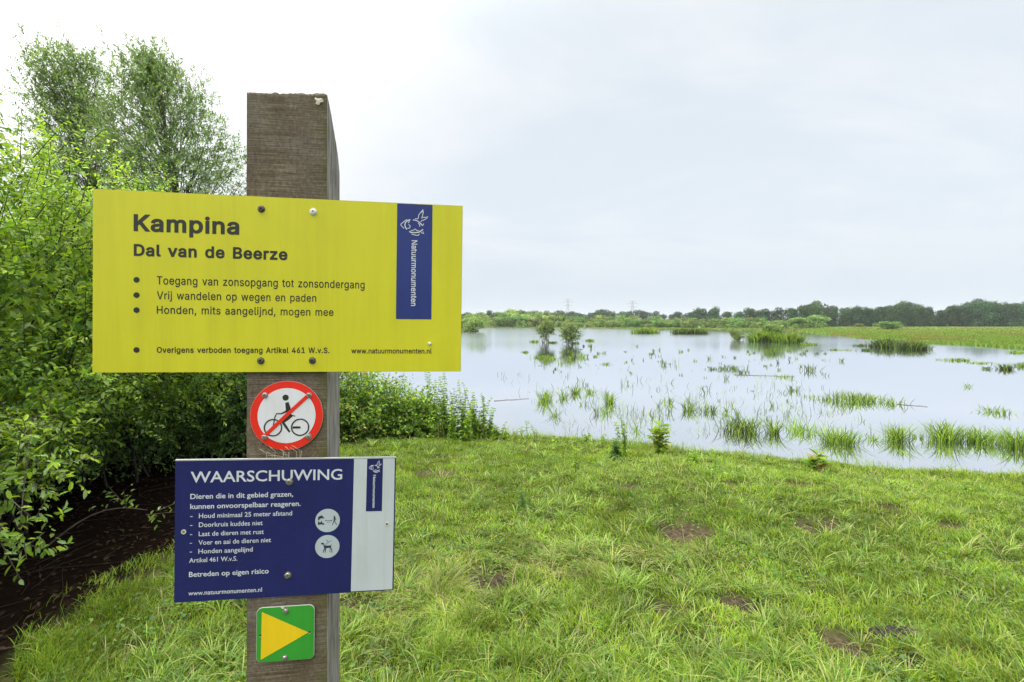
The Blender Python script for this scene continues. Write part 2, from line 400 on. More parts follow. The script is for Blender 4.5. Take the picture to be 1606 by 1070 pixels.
# ------------------------------------------------------------------ woody plants
def plant(name, loc, label, cat, group, tips, base_r, seed, n_wood, twig_n, twig_len, leaf_n, leafL, leafW, cols, cw=None,
          rise=.5, droop=.1, fill=None, trunk=None, crown_name='foliage', wood_name='stem', lite=False, m_wood=None, stem_r=.012, upb=.5, tw_spread=.08, leafang=.9):
    """stems or a trunk that branch to the given tips (n x 3, relative to loc), twigs round the tips, leaves along the twigs"""
    rng = np.random.default_rng(seed)
    o = thing(name, loc, label, cat, group)
    wb, lb = MB(), MB()
    n = len(tips); cen = tips.mean(0)
    if trunk is not None:
        TP = np.array(trunk[0]); TR = np.array(trunk[1]); wb.tube(TP, TR, 8)
    order = rng.permutation(n)
    for k, i in enumerate(order[:n_wood]):
        T = tips[i]
        if trunk is not None:
            hd = np.hypot(T[0], T[1]) if False else np.linalg.norm(T[:2] - np.array([np.interp(T[2], TP[:, 2], TP[:, 0]), np.interp(T[2], TP[:, 2], TP[:, 1])]))
            z0 = max(TP[0, 2] + .25 * (TP[-1, 2] - TP[0, 2]), T[2] - rise * hd - .3 - rng.uniform(0, .6))
            z0 = min(z0, TP[-1, 2] - .05)
            S = np.array([np.interp(z0, TP[:, 2], TP[:, 0]), np.interp(z0, TP[:, 2], TP[:, 1]), z0])
            r0 = np.interp(z0, TP[:, 2], TR) * .24
        else:
            a = rng.uniform(0, 6.28); S = np.array([np.cos(a) * base_r, np.sin(a) * base_r, -.1]); r0 = stem_r
        u = np.linspace(0, 1, 6)[:, None]
        mid = S * .5 + T * .5 + np.array([0, 0, 1]) * .12 * np.linalg.norm(T - S) + rng.standard_normal(3) * .04 * np.linalg.norm(T - S)
        P = (1 - u) ** 2 * S + 2 * u * (1 - u) * mid + u * u * T
        P[1:-1] += rng.standard_normal((4, 3)) * .012 * np.linalg.norm(T - S)
        wb.tube(P, np.linspace(r0, .004 if r0 < .03 else .008, 6), 5)
    m = n * twig_n
    P0 = np.repeat(tips, twig_n, 0) + rng.standard_normal((m, 3)) * tw_spread
    out = nrm(np.repeat(tips - cen, twig_n, 0))
    D = nrm(out * .8 + rng.standard_normal((m, 3)) * .55 + np.array([0, 0, upb]))
    TL = twig_len * rng.uniform(.5, 1.25, m)
    # thin twigs as three sided slivers
    for j in range(0, m, 1 if not lite else 4):
        if j % 2: continue
        wb.tube(np.stack([P0[j], P0[j] + D[j] * TL[j]]), [.004, .0015], 3, cap=False)
    s = (np.arange(leaf_n) + .3) / leaf_n
    LP = P0[:, None] + D[:, None] * (TL[:, None] * s[None])[..., None]
    LP[..., 2] -= droop * (TL[:, None] * s[None]) ** 1.5
    LP = LP.reshape(-1, 3); k = len(LP)
    Dr = np.repeat(D, leaf_n, 0)
    side = nrm(np.cross(Dr, rng.standard_normal((k, 3))))
    LD = nrm(Dr * .55 + side * leafang + np.array([0, 0, -.10]))
    N = nrm(np.array([0, 0, 1.]) + rng.standard_normal((k, 3)) * .45 + .3 * np.repeat(out, leaf_n, 0))
    tc_ = np.repeat(1 + .13 * rng.standard_normal((m, 1)), leaf_n, 0)
    C = palette(rng, k, cols, cw) * tc_
    sz = rng.uniform(.6, 1.15, k)
    leaves(lb, LP, LD, N, leafL * sz, leafW * sz, np.clip(C, .004, .9), lite=lite)
    if fill is not None:                                # inner leaves that close the plant's middle
        FP, fl, fw = fill; k = len(FP)
        leaves(lb, FP, rng.standard_normal((k, 3)) + [0, 0, -.2], rng.standard_normal((k, 3)) * .6 + [0, 0, 1], fl, fw, palette(rng, k, cols, cw), lite=True)
    link(wood_name, wb.mesh(wood_name), m_wood or M_bark, o)
    link(crown_name, lb.mesh(crown_name), M_leaf, o)
    return o
def blob(rng, n, c, r, shell=.3, lump=.22, seed=0, zmin=None):
    """points in the outer shell of a lumpy ellipsoid"""
    d = nrm(rng.standard_normal((n, 3)))
    rr = rng.uniform(1 - shell, 1, n) * (1 + lump * sines(d[:, 0] * 3 + d[:, 2] * 2, d[:, 1] * 3 - d[:, 2], [1.5, 3.1], seed))
    P = np.array(c) + d * np.array(r) * rr[:, None]
    if zmin is not None: P = P[P[:, 2] > zmin]
    return P

G_new = (.30, .44, .040); G_mid = (.17, .29, .045); G_deep = (.085, .17, .035); G_pale = (.30, .42, .17)
shr = [  # cx, cy, rx, ry, z low, z high, label
    (-4.75, 2.2, 1.35, 1.3, .40, 3.38, 'bright green willow shrub nearest the camera, cut by the photo edge'),
    (-4.35, 3.95, 1.25, 1.2, .28, 3.12, 'tall willow shrub with fresh shoots standing over the dark bare soil'),
    (-4.45, 5.6, 1.35, 1.25, .25, 3.12, 'leafy shrub behind the upper edge of the yellow sign, second along the bank'),
    (-4.6, 7.4, 1.5, 1.3, .2, 2.9, 'rounded dark green shrub mostly hidden behind the yellow sign'),
]
for i, (x, y, rx, ry, z0, z1, lb_) in enumerate(shr):
    rng = np.random.default_rng(40 + i)
    g = float(hgt(x, y)); c = (0, 0, (z0 + z1) / 2 - g); r = (rx, ry, (z1 - z0) / 2)
    tips = blob(rng, 720, c, r, .35, .30, i)
    fill = blob(rng, 6000, c, np.array(r) * .95, .7, .3, i)
    plant('willow_shrub', (x, y, g), lb_, 'shrub', None, tips, .35, 60 + i, 16, 5, .29, 12, .050, .022,
          [G_new, G_mid, G_deep, G_pale], [.32, .36, .18, .14], fill=(fill, .085, .04), stem_r=.014, m_wood=M_shaded_bark, lite=(i == 3))
# lower growth behind them, bluish canopy shade put into its leaf colours
und = [(-6.6, 3.4, 1.2, 1.5, 2.6), (-6.9, 6.2, 1.3, 1.5, 2.8), (-7.1, 9.0, 1.6, 1.6, 2.9), (-3.85, 6.9, .75, .7, 1.25), (-5.3, 9.3, 1.3, 1.0, 2.1), (-6.3, 1.0, 1.2, 1.3, 2.8), (-4.75, 6.1, .9, 1.0, 1.25), (-5.1, 4.6, .9, .9, 1.15), (-4.3, 8.7, 1.0, .8, 1.6)]  # the one level with the camera is unseen, added to shade the soil
ul = ['dark shrub in the shade behind the nearest willow shrub', 'dense shaded shrub deep in the thicket beyond the bare soil', 'shaded shrub at the far back of the thicket',
      'low light green shrub seen under the yellow sign beside the post', 'shaded shrub under the yellow sign behind the low light green one', 'unseen shrub outside the view, added to shade the bare soil', 'low dark shrub under the canopy below the middle of the yellow sign', 'low dark shrub under the canopy at the back of the bare soil', 'leafy shrub just left of the post, farthest along the bare soil']
for i, (x, y, rx, ry, h) in enumerate(und):
    rng = np.random.default_rng(90 + i); g = float(hgt(x, y))
    c = (0, 0, h * .48); r = (rx, ry, h * .52)
    tips = blob(rng, 260, c, r, .4, .25, i + 9, .05)
    fill = blob(rng, 2600, c, np.array(r) * .85, .8, .2, i, .02)
    plant('undergrowth_shrub', (x, y, g), ul[i], 'shrub', None, tips, .3, 160 + i, 7, 4, .3, 9, .06, .026,
          [(.15, .26, .07), (.08, .155, .05), (.22, .34, .06)], [.5, .35, .15], fill=(fill, .09, .045), m_wood=M_shaded_bark, lite=i not in (3, 8))
# branches that hang from the willow shrub into the open
hang = [((-3.35, 3.5, 1.0), (-2.82, 2.85, .42), 'drooping leafy branch hanging low over the dark soil'),
        ((-3.5, 3.75, -.08), (-2.86, 3.9, .13), 'thin fallen branch with a few leaves arching over the dark soil')]
for i, (A, B, lb_) in enumerate(hang):
    rng = np.random.default_rng(300 + i); A = np.array(A); B = np.array(B)
    u = np.linspace(0, 1, 8 if i else 18)[:, None]; L = (1 - u) * A + u * B; L[:, 2] += .12 * np.sin(u[:, 0] * 3.1)
    tips = L - A
    if i == 0: tips = np.repeat(tips, 3, 0) + rng.standard_normal((len(tips) * 3, 3)) * .10
    o = plant('leafy_branch', tuple(A), lb_, 'branch', None, tips[3:] if i == 0 else tips[-3:], .001, 310 + i, 0, 3, .2, 8 if i == 0 else 5, .055, .022, [G_mid, G_pale, G_new], None, upb=0, tw_spread=.04)
    w = MB(); w.tube(L - A, np.linspace(.008, .003, len(L)), 5); link('branch_wood', w.mesh('branch_wood'), M_bark, o)

# bramble and low willow on the bank beyond the post
br = [(-2.45, 8.0, .70, .7, 1.15, 'bramble bush with reddish leaves beside the post on the bank', [G_mid, G_deep, G_new, (.25, .10, .035), (.38, .22, .05)], [.42, .30, .24, .015, .025]),
      (-1.72, 8.25, .42, .4, .55, 'smaller green bramble bush between the larger one and the nettles', [G_mid, G_new, G_deep], None),
      (-3.1, 7.7, .7, .6, 1.0, 'bramble bush half hidden behind the wooden post', [G_mid, G_deep, G_new], None)]
for i, (x, y, rx, ry, h, lb_, cols, cw) in enumerate(br):
    rng = np.random.default_rng(200 + i); g = float(hgt(x, y)); c = (0, 0, h * .46); r = (rx, ry, h * .5)
    tips = blob(rng, 190, c, r, .5, .75, i + 3, .03)
    fill = blob(rng, 1500, c, np.array(r) * .8, .8, .2, i, .02)
    plant('bramble_bush', (x, y, g), lb_, 'bush', None, tips, .25, 210 + i, 60, 4, .32, 8, .055, .036, cols, cw, fill=(fill, .07, .045), stem_r=.007, m_wood=M_twig)

# tall feathery willows behind the thicket
def tall_tree(x, y, top, trunk_xy, env, seed, label, n=150, cols=None):
    """env: list of (z, centre x, centre y, radius) slices of the crown relative to the foot"""
    rng = np.random.default_rng(seed); env = np.array(env); g = float(hgt(x, y))
    z = rng.uniform(env[0, 0], env[-1, 0], n)
    cx_, cy_, rr = (np.interp(z, env[:, 0], env[:, k]) for k in (1, 2, 3))
    a = rng.uniform(0, 6.28, n); q = rr * np.sqrt(rng.uniform(.05, 1, n)) * (1 + .25 * np.sin(a * 3 + z * 2.3))
    tips = np.stack([cx_ + q * np.cos(a), cy_ + q * np.sin(a), z], 1)
    tz = np.linspace(0, env[-1, 0] - .3, 9); wob = rng.standard_normal((9, 2)) * .07
    tp = np.stack([np.interp(tz, env[:, 0], env[:, 1]) * smooth(tz / env[0, 0]) + wob[:, 0], np.interp(tz, env[:, 0], env[:, 2]) * smooth(tz / env[0, 0]) + wob[:, 1], tz - .1], 1)
    o = plant('willow_tree', (x, y, g), label, 'tree', None, tips, .1, seed + 1, n, 13, .55, 13, .11, .036, cols, None, rise=1.3, droop=.35, stem_r=.01,
              trunk=(tp, np.linspace(.15, .02, 9)), crown_name='crown', wood_name='trunk', lite=True, upb=.6, tw_spread=.24, leafang=.6)
    return o
TC = [(.125, .20, .08), (.17, .26, .10), (.09, .155, .065)]
tall_tree(-9.0, 13.0, 8.7, None, [(3.2, .35, 0, 2.0), (5.2, .35, 0, 1.65), (6.7, .1, 0, 1.25), (7.8, -.2, 0, .75), (8.5, -.4, 0, .15)], 500,
          'tall feathery willow tree whose crown is just behind the top of the post', 225, TC)
tall_tree(-11.2, 13.4, 9, None, [(3.2, 0, 0, 1.1), (6, -.1, 0, .9), (7.2, -.6, 0, .85), (8.1, -.75, 0, .75), (8.75, -.5, 0, .3)], 510,
          'tall feathery willow tree leaning away from the post, behind the thicket', 185, TC)

# ------------------------------------------------------------------ far trees and shrubs
def far_proto(kind, seed):
    rng = np.random.default_rng(seed); mb, wb = MB(), MB()
    if kind == 'oak': nl, w, h0, h1, cols, q, sz = 30, .46, -.10, 1.0, [(.045, .095, .035), (.07, .13, .045), (.03, .065, .025)], 110, .06
    elif kind == 'willow': nl, w, h0, h1, cols, q, sz = 26, .56, -.12, .95, [(.16, .25, .07), (.12, .20, .055), (.21, .29, .09)], 80, .07
    else: nl, w, h0, h1, cols, q, sz = 16, .26, .08, 1.0, [(.13, .21, .07), (.10, .17, .055), (.17, .24, .08)], 80, .05
    for k in range(nl):
        z = rng.uniform(h0 + .12, h1 - .13); env = w * math.sin(math.pi * min(1, max(.12, (z - h0) / (h1 - h0) * .80 + .18))) ** .55
        if kind == 'willow': env = w * math.sqrt(max(.08, 1 - (z * .98) ** 2)); 
        a = rng.uniform(0, 6.28); q_ = env * math.sqrt(rng.uniform(0, 1)) * .72
        c = np.array([q_ * math.cos(a), q_ * math.sin(a), z]); r = rng.uniform(.09, .17) * (1.25 if kind != 'birch' else .8)
        d = nrm(rng.standard_normal((q, 3))); P = c + d * r * rng.uniform(.7, 1.15, (q, 1)) * [1, 1, .85]
        P[:, 2] = np.maximum(P[:, 2], .01)
        leaves(mb, P, rng.standard_normal((q, 3)), d + rng.standard_normal((q, 3)) * .4, sz * rng.uniform(.6, 1.3, q), sz * rng.uniform(.5, 1.0, q),
               palette(rng, q, cols) * (1 + .30 * float(np.clip(rng.standard_normal(), -1.6, 1.6))), lite=True)
    wb.tube([(0, 0, -.05), (.01, 0, .3), (0, .01, .62)], [.022, .016, .008], 6)
    for k in range(5):
        a = rng.uniform(0, 6.28); wb.tube([(0, 0, .2 + .08 * k), (.15 * math.cos(a), .15 * math.sin(a), .38 + .09 * k)], [.01, .004], 4)
    return mb.mesh(kind + '_crown'), wb.mesh(kind + '_trunk')
protos = {k: [far_proto(k, 700 + 10 * i + j) for j in range(4)] for i, k in enumerate(('oak', 'willow', 'birch'))}
def far_tree(kind, j, X, Y, H, wf, name, label, cat, group, rz):
    cm, tm = protos[kind][j % 4]
    g = float(hgt(X, Y)); o = thing(name, (X, Y, max(g, WZ - .05)), label, cat, group)
    o.scale = (H * wf, H * wf, H); o.rotation_euler = (0, 0, rz)
    link('crown', cm, M_far, o); link('trunk' if cat == 'tree' else 'stem', tm, M_bark, o)
    return o
rnd = random.Random(5)
TOPX = [1085, 1120, 1150, 1180, 1210, 1240, 1280, 1312, 1335, 1362, 1392, 1432, 1460, 1482, 1502, 1540, 1580, 1606, 1650, 1750, 1900]
TOPY = [487, 484, 487, 483, 487, 482, 474, 485, 480, 483, 478, 475, 485, 482, 477, 470, 475, 475, 472, 473, 474]
for row, Y0 in enumerate((238, 252)):
    px = 1085 + row * 9
    while px < 1860:
        Y = Y0 + rnd.uniform(-4, 4) + max(0, 1260 - px) * .5
        top = np.interp(px, TOPX, TOPY) + rnd.uniform(-2.5, 4.5) + row * -1
        H = (HY - top) / F * Y + 1.75
        far_tree('oak', rnd.randrange(4), (px - CX) / F * Y, Y, H, rnd.uniform(.7, 1.05), 'oak_tree', 'dark broadleaf tree in the wood edge beyond the far meadow', 'tree', 'trees of the dark wood beyond the far meadow', rnd.uniform(0, 6))
        px += rnd.uniform(14, 24) * (1 if row == 0 else 1.2)
TX2 = [640, 725, 780, 850, 875, 900, 915, 945, 975, 1010, 1040, 1090]; TY2 = [491, 490, 490, 487, 489, 487, 492, 486, 490, 486, 492, 488]
px = 420
while px < 1110:
    Y = 430 + rnd.uniform(-25, 25); top = np.interp(px, TX2, TY2) + rnd.uniform(-2, 2.5)
    H = (HY - top) / F * Y + 1.8
    far_tree('oak', rnd.randrange(4), (px - CX) / F * Y, Y, H, rnd.uniform(.9, 1.4), 'oak_tree', 'hazy dark tree showing over the pale willow belt at the skyline', 'tree', 'hazy trees on the skyline', rnd.uniform(0, 6))
    px += rnd.uniform(7, 16)
SX = [620, 725, 760, 800, 850, 900, 950, 1000, 1050, 1100, 1150, 1200, 1245]; SY = [492, 491, 490, 484, 487, 495, 493, 496, 495, 498, 497, 500, 506]
for row in range(3):
    px = 400 + row * 5
    while px < 1250:
        D = np.interp((px - CX) / F, FRA, FRD)
        Y = D + 1.5 + row * 9 + rnd.uniform(-2, 3)
        top = np.interp(px, SX, SY) + rnd.uniform(-3.5, 4.5) + (2 - row) * 4.5
        H = (HY - top) / F * Y + 1.75
        k = 'birch' if (row == 2 and 765 < px < 880 and rnd.random() < .7) else 'willow'
        if k == 'birch': far_tree(k, rnd.randrange(4), (px - CX) / F * Y, Y, H * 1.1, rnd.uniform(1, 1.3), 'birch_tree', 'slender pale green tree rising out of the far willow belt', 'tree', 'slender trees in the far willow belt', rnd.uniform(0, 6))
        else: far_tree(k, rnd.randrange(4), (px - CX) / F * Y, Y, H, rnd.uniform(1.0, 1.6), 'willow_shrub', 'pale green willow shrub on the far shore of the lake', 'shrub', 'willow shrubs along the far shore', rnd.uniform(0, 6))
        px += rnd.uniform(9, 17) + row * 2
spec = [(1250, 516, 497, 44, 'willow', 'pale rounded willow shrub at the start of the far meadow'),
        (1280, 515, 493, 52, 'willow', 'wide pale willow shrub in front of the far wood, second on the meadow'),
        (1222, 517, 500, 36, 'willow', 'pale green willow shrub just before the far meadow begins'),
        (1392, 517, 503, 46, 'willow', 'lone pale willow shrub in the middle of the far meadow'),
        (1348, 514, 508, 20, 'willow', 'tiny pale shrub on the far meadow beside the wood'),
        (746, 521, 489, 50, 'willow', 'broad green willow bush standing in the water by the far shore'),
        (728, 520, 496, 40, 'willow', 'green bush in the water directly beside the edge of the yellow sign'),
        (1155, 534, 514, 28, 'willow', 'small dense green bush standing alone in the open lake'),
        (1212, 536, 506, 46, 'willow', 'pale willow bush growing out of the reed clump in the lake')]
for k, (px, py, ty, w, kd, lb_) in enumerate(spec):
    z = WZ if py > 518 or px < 1100 else -.2
    Y = (EYE - z) * F / (py - HY); H = (py - ty) / F * Y
    far_tree(kd, k, (px - CX) / F * Y, Y, H, w / F * Y / H * .85, 'willow_shrub', lb_, 'shrub', None, k * 1.3)
# two young trees that stand in the lake
for k, (px, py, ty, w, lb_) in enumerate([(856, 538, 505, 26, 'small upright tree with thin trunks standing in the lake'), (894, 540, 510, 36, 'small spreading green bush tree in the lake beside the upright one')]):
    Y = (EYE - WZ) * F / (py - HY); X = (px - CX) / F * Y; H = (py - ty) / F * Y; rng = np.random.default_rng(880 + k)
    c = (0, 0, H * (.64, .54)[k]); r = (w / F * Y * .42, w / F * Y * .42, H * (.34, .44)[k])
    tips = blob(rng, 62, c, r, .7, .3, k, .25)
    plant('young_tree', (X, Y, WZ), lb_, 'tree', None, tips, .30, 890 + k, 9, 5, .5, 8, .17, .10, [(.11, .165, .05), (.085, .13, .045), (.15, .20, .065)], None, stem_r=.035, crown_name='crown', wood_name='trunk', lite=True, tw_spread=.15)
# electricity pylons on the horizon
def pylon(px, top, label):
    Y = 1000.0; X = (px - CX) / F * Y; H = (HY - top) / F * Y + 2; o = thing('electricity_pylon', (X, Y, 0.3), label, 'pylon', None)
    mb = MB(); b0, b1 = 4.0, 1.0
    lv = [0, .18, .36, .54, .7, .84, 1]
    pr = lambda s, f: np.array([s[0] * (b0 + (b1 - b0) * f ** .8), s[1] * (b0 + (b1 - b0) * f ** .8), H * f])
    cs = [(-1, -1), (1, -1), (1, 1), (-1, 1)]
    for s in cs: mb.tube([pr(s, f) for f in lv], .14, 4)
    for a, b_ in zip(lv[:-1], lv[1:]):
        for i in range(4):
            mb.tube([pr(cs[i], a), pr(cs[(i + 1) % 4], b_)], .13, 3); mb.tube([pr(cs[(i + 1) % 4], a), pr(cs[i], b_)], .13, 3)
    link('lattice_mast', mb.mesh('lattice_mast'), M_steel, o)
    for f, w in ((.74, 9), (.88, 12), (.985, 7)):
        am = MB(); am.tube([(-w, 0, H * f), (w, 0, H * f)], .22, 4); am.tube([(-w, 0, H * f), (0, 0, H * f + 2)], .15, 3); am.tube([(w, 0, H * f), (0, 0, H * f + 2)], .15, 3)
        link('cross_arm', am.mesh('cross_arm'), M_steel, o)
M_steel = plain('galvanised_steel', (.22, .24, .25), .6, .3)
pylon(890.5, 470, 'faint lattice pylon on the horizon above the pale willow belt, nearer the sign')
pylon(992, 473, 'faint lattice pylon on the horizon further from the sign')
# ------------------------------------------------------------------ grass of the bank
rng = np.random.default_rng(1)
def grass_field(n, rho_pow=1.2, seed=0):
    rng = np.random.default_rng(seed)
    # radii with density per area falling as r^-pow
    u = rng.uniform(0, 1, n); e = 2 - rho_pow; r0, r1 = 1.75, 11.0
    r = (r0 ** e + u * (r1 ** e - r0 ** e)) ** (1 / e)
    a = rng.uniform(-1.0, 1.12, n)
    Y = r; X = a * Y
    return X, Y
X, Y = grass_field(650000, 1.3, 2)
sh = shore(X) - Y
keep = (sh > -.10 - rng.exponential(.07, len(X))) & (X < 9.5)
edge = -2.34 + .22 * sines(X * 0, Y, [2.3, 7], 8) + .16 * sines(X, Y, [6, 13], 18)
pe = smooth((X - edge + .10 + rng.exponential(.09, len(X)) * (rng.uniform(0, 1, len(X)) < .25)) / .22); pe = np.maximum(pe, smooth((Y - 8.6) / .6))
under = smooth((Y - 7.0) / .8) * smooth((-2.0 - X) / .6)
dens = np.clip(.70 + .60 * sines(X, Y, [4, 9, 21], 11), .05, 1)
keep &= rng.uniform(0, 1, len(X)) < pe * (1 - .97 * patch_mask(X, Y)) * dens * (1 - .6 * under)
X, Y, sh = X[keep], Y[keep], sh[keep]
n = len(X)
f1 = sines(X, Y, [1.7, 4.3], 21); f2 = sines(X, Y, [3.1, 7.7, 15], 22); f3 = sines(X, Y, [1.1, 2.6], 23)
swath = np.exp(-(((X - .75) / 1.0) ** 2 + ((Y - 3.35 - .1 * X) / .38) ** 2)) + .7 * np.exp(-(((X + .8) / .5) ** 2 + ((Y - 2.9) / .35) ** 2)) + .6 * np.exp(-(((X - 1.6) / 1.2) ** 2 + ((Y - 5.6) / .8) ** 2))
dry = smooth((.55 * f3 + .15 * f2 + 1.0 * swath + .12 * rng.standard_normal(n) - .26) / .6)
az = 2.0 + 2.6 * sines(X, Y, [.9, 2.4], 24) + 3.2 * sines(X, Y, [7, 13], 25) + rng.standard_normal(n) * (1.2 - .5 * dry)
nearf = smooth((3.6 - Y) / 1.6); left = smooth((.5 - X) / 1.5)
H = (.026 + .030 * smooth(f2 * 1.6 + .35) + .030 * smooth(1.5 * sines(X, Y, [16, 25], 33))) * (1 + .40 * nearf + .20 * left) * rng.uniform(.5, 1.35, n) + .03 * smooth(1 - sh / .5)
lean = np.clip(.62 + .6 * dry + .25 * f1 + .35 * rng.standard_normal(n), .05, 1.7)
W = (.0021 + .00052 * Y) * rng.uniform(.7, 1.3, n)
cg = palette(rng, n, [(.215, .335, .025), (.145, .26, .022), (.31, .42, .04), (.07, .135, .02), (.17, .30, .06)], [.34, .26, .2, .12, .08])
cd = palette(rng, n, [(.34, .34, .13), (.28, .30, .09), (.42, .40, .20), (.22, .18, .08)], [.4, .3, .18, .12])
isd = rng.uniform(0, 1, n) < .05 + .26 * dry
C = np.where(isd[:, None], cd, cg)
C = C * (1 + .30 * f1[:, None] + .30 * sines(X, Y, [9, 17, 26], 29)[:, None]) * np.array([1, 1, 1]) + np.clip(f3, -1, 1)[:, None] * np.array([.015, .004, 0])
C = C * (1 - .38 * smooth(f2 * 1.6 + .35) * smooth(1.5 * sines(X, Y, [16, 25], 33) + .3))[:, None] * np.array([1.03, 1.0, 1.12])
C = np.clip(C, .01, .8)
P = np.stack([X, Y, np.maximum(hgt(X, Y), WZ - .03) - .006], 1)
mb = MB()
nr = Y < 4.2
H = np.where(isd, H * 1.15, H); lean = np.where(isd, lean + .35, lean)
blades(mb, P[nr], az[nr], H[nr], lean[nr], W[nr], C[nr], 2)
blades(mb, P[~nr], az[~nr], H[~nr], lean[~nr], W[~nr], C[~nr], 1)
link('grass', mb.mesh('grass'), M_grass, kind='stuff', label='short uneven pasture grass with dry matted swathes on the lake bank')
print('grass blades', n)
# taller seeding stems and tussocks on the bank
mb = MB(); k = 2600
X, Y = grass_field(k * 3, 1.1, 5); s_ = shore(X) - Y
g_ = (s_ > -.1) & (X > -2.1) & ((sines(X, Y, [3, 6], 31) > .1) | (s_ < .5)); X, Y, s_ = X[g_], Y[g_], s_[g_]; k = len(X)
blades(mb, np.stack([X, Y, hgt(X, Y)], 1), rng.uniform(0, 6.28, k), rng.uniform(.07, .20, k), rng.uniform(.4, 1.4, k), .0016 + .0005 * Y,
       palette(rng, k, [(.30, .32, .13), (.38, .34, .18), (.16, .24, .05)]), 2)
for i in range(900):                                # denser tufts
    a = rng.uniform(-.75, 1.08); y = 2.0 + 6.4 * rng.uniform(0, 1) ** 1.7; x = a * y
    if shore(x) - y < .05 or x < -2.2: continue
    m = rng.integers(14, 40); q = rng.normal(0, .022, (m, 2)); px_, py_ = x + q[:, 0], y + q[:, 1]
    blades(mb, np.stack([px_, py_, hgt(px_, py_)], 1), np.arctan2(q[:, 1], q[:, 0]), rng.uniform(.05, .13, m) * rng.uniform(.7, 1.15), rng.uniform(.5, 1.6, m), .0034 + .0005 * y,
           palette(rng, m, [(.145, .25, .035), (.19, .31, .05), (.10, .19, .045), (.25, .36, .075), (.33, .36, .13)]) * rng.uniform(.65, 1.25), 2)
k = 1500; x = rng.uniform(-2.9, .1, k); y = shore(x) - rng.exponential(.22, k) - .02; kp = (sines(x, y, [4, 9], 71) > -.1); x, y = x[kp], y[kp]; k = len(x)
blades(mb, np.stack([x, y, hgt(x, y)], 1), rng.uniform(0, 6.28, k), rng.uniform(.12, .50, k) * (1 - .5 * smooth((x + .9) / 1)), rng.uniform(.1, .8, k), .006, palette(rng, k, [(.30, .32, .13), (.20, .30, .06), (.14, .24, .04), (.36, .33, .20)]), 2)
k = 4200; x = rng.uniform(-.6, 9.5, k); y = shore(x) + rng.uniform(-.22, .30, k) - .12 * sines(x, x * 0, [2, 5, 11], 73) * 2; kp = rng.uniform(0, 1, k) < smooth(.5 + .9 * sines(x, y, [3, 8], 74)); x, y = x[kp], y[kp]; k = len(x)
blades(mb, np.stack([x, y, np.maximum(hgt(x, y), WZ - .03)], 1), rng.uniform(0, 6.28, k), rng.uniform(.06, .20, k), rng.uniform(.2, 1.2, k), .0055, palette(rng, k, [(.18, .30, .04), (.12, .22, .03), (.26, .32, .09)]), 2)
link('tall_grass', mb.mesh('tall_grass'), M_grass, kind='stuff', label='scattered taller grass stems and tufts on the bank')
# clover, small herbs between the blades
mb = MB(); X, Y = grass_field(26000, 1.2, 7); s_ = shore(X) - Y
g_ = (s_ > .05) & (X > -2.2) & (sines(X, Y, [2.2, 5, 11], 41) > .0); X, Y = X[g_], Y[g_]; k = len(X)
P = np.stack([X, Y, hgt(X, Y) + rng.uniform(.02, .055, k)], 1); aa = rng.uniform(0, 6.28, k)
leaves(mb, P, np.stack([np.cos(aa), np.sin(aa), rng.uniform(-.2, .5, k)], 1), np.array([0, 0, 1.]) + rng.standard_normal((k, 3)) * .3, rng.uniform(.02, .04, k), rng.uniform(.012, .022, k), palette(rng, k, [(.12, .21, .04), (.15, .25, .06), (.10, .18, .06)]), lite=True)
link('herbs', mb.mesh('herbs'), M_grass, kind='stuff', label='small leafy herbs growing low between the grass')
# leaf litter and twigs on the shaded soil, colours darkened with its shade
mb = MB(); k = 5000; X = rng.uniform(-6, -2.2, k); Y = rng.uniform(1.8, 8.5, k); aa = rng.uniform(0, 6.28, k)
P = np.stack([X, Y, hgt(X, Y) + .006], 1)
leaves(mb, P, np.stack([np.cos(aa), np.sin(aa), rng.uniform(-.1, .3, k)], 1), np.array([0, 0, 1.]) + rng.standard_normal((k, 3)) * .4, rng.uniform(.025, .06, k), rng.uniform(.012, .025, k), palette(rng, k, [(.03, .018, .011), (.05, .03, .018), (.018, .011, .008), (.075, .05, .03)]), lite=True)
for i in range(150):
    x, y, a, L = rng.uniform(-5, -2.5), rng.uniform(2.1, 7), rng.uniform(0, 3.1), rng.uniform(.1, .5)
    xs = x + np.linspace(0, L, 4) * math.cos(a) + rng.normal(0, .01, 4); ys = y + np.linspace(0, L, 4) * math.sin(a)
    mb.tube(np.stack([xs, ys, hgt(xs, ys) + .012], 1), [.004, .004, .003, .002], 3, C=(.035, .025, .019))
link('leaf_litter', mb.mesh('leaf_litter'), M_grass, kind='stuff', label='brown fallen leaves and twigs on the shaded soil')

# far meadow grass and sedge fringe
mb = MB(); k = 80000
a = rng.uniform(.45, 1.25, k); D = np.interp(a, FRA, FRD)
d = rng.exponential(16, k) * rng.choice([1, 1, 5], k); Yf = D - 1.0 + d; Xf = a * Yf
g_ = Yf < 300; a, Yf, Xf = a[g_], Yf[g_], Xf[g_]; k = len(a)
cl = sines(Xf, Yf, [.10, .27, .6], 51)
cm_ = np.where((cl > .12)[:, None], palette(rng, k, [(.18, .145, .055), (.16, .19, .05)]), palette(rng, k, [(.14, .23, .045), (.18, .26, .05), (.10, .17, .035)]))
blades(mb, np.stack([Xf, Yf, np.maximum(hgt(Xf, Yf), WZ)], 1), rng.uniform(0, 6.28, k), rng.uniform(.10, .34, k), rng.uniform(.1, .9, k), .0014 * Yf + .02, cm_, 1)
k = 22000; a = rng.uniform(-.35, .52, k); Yf = np.interp(a, FRA, FRD) + rng.uniform(-4, 3, k)
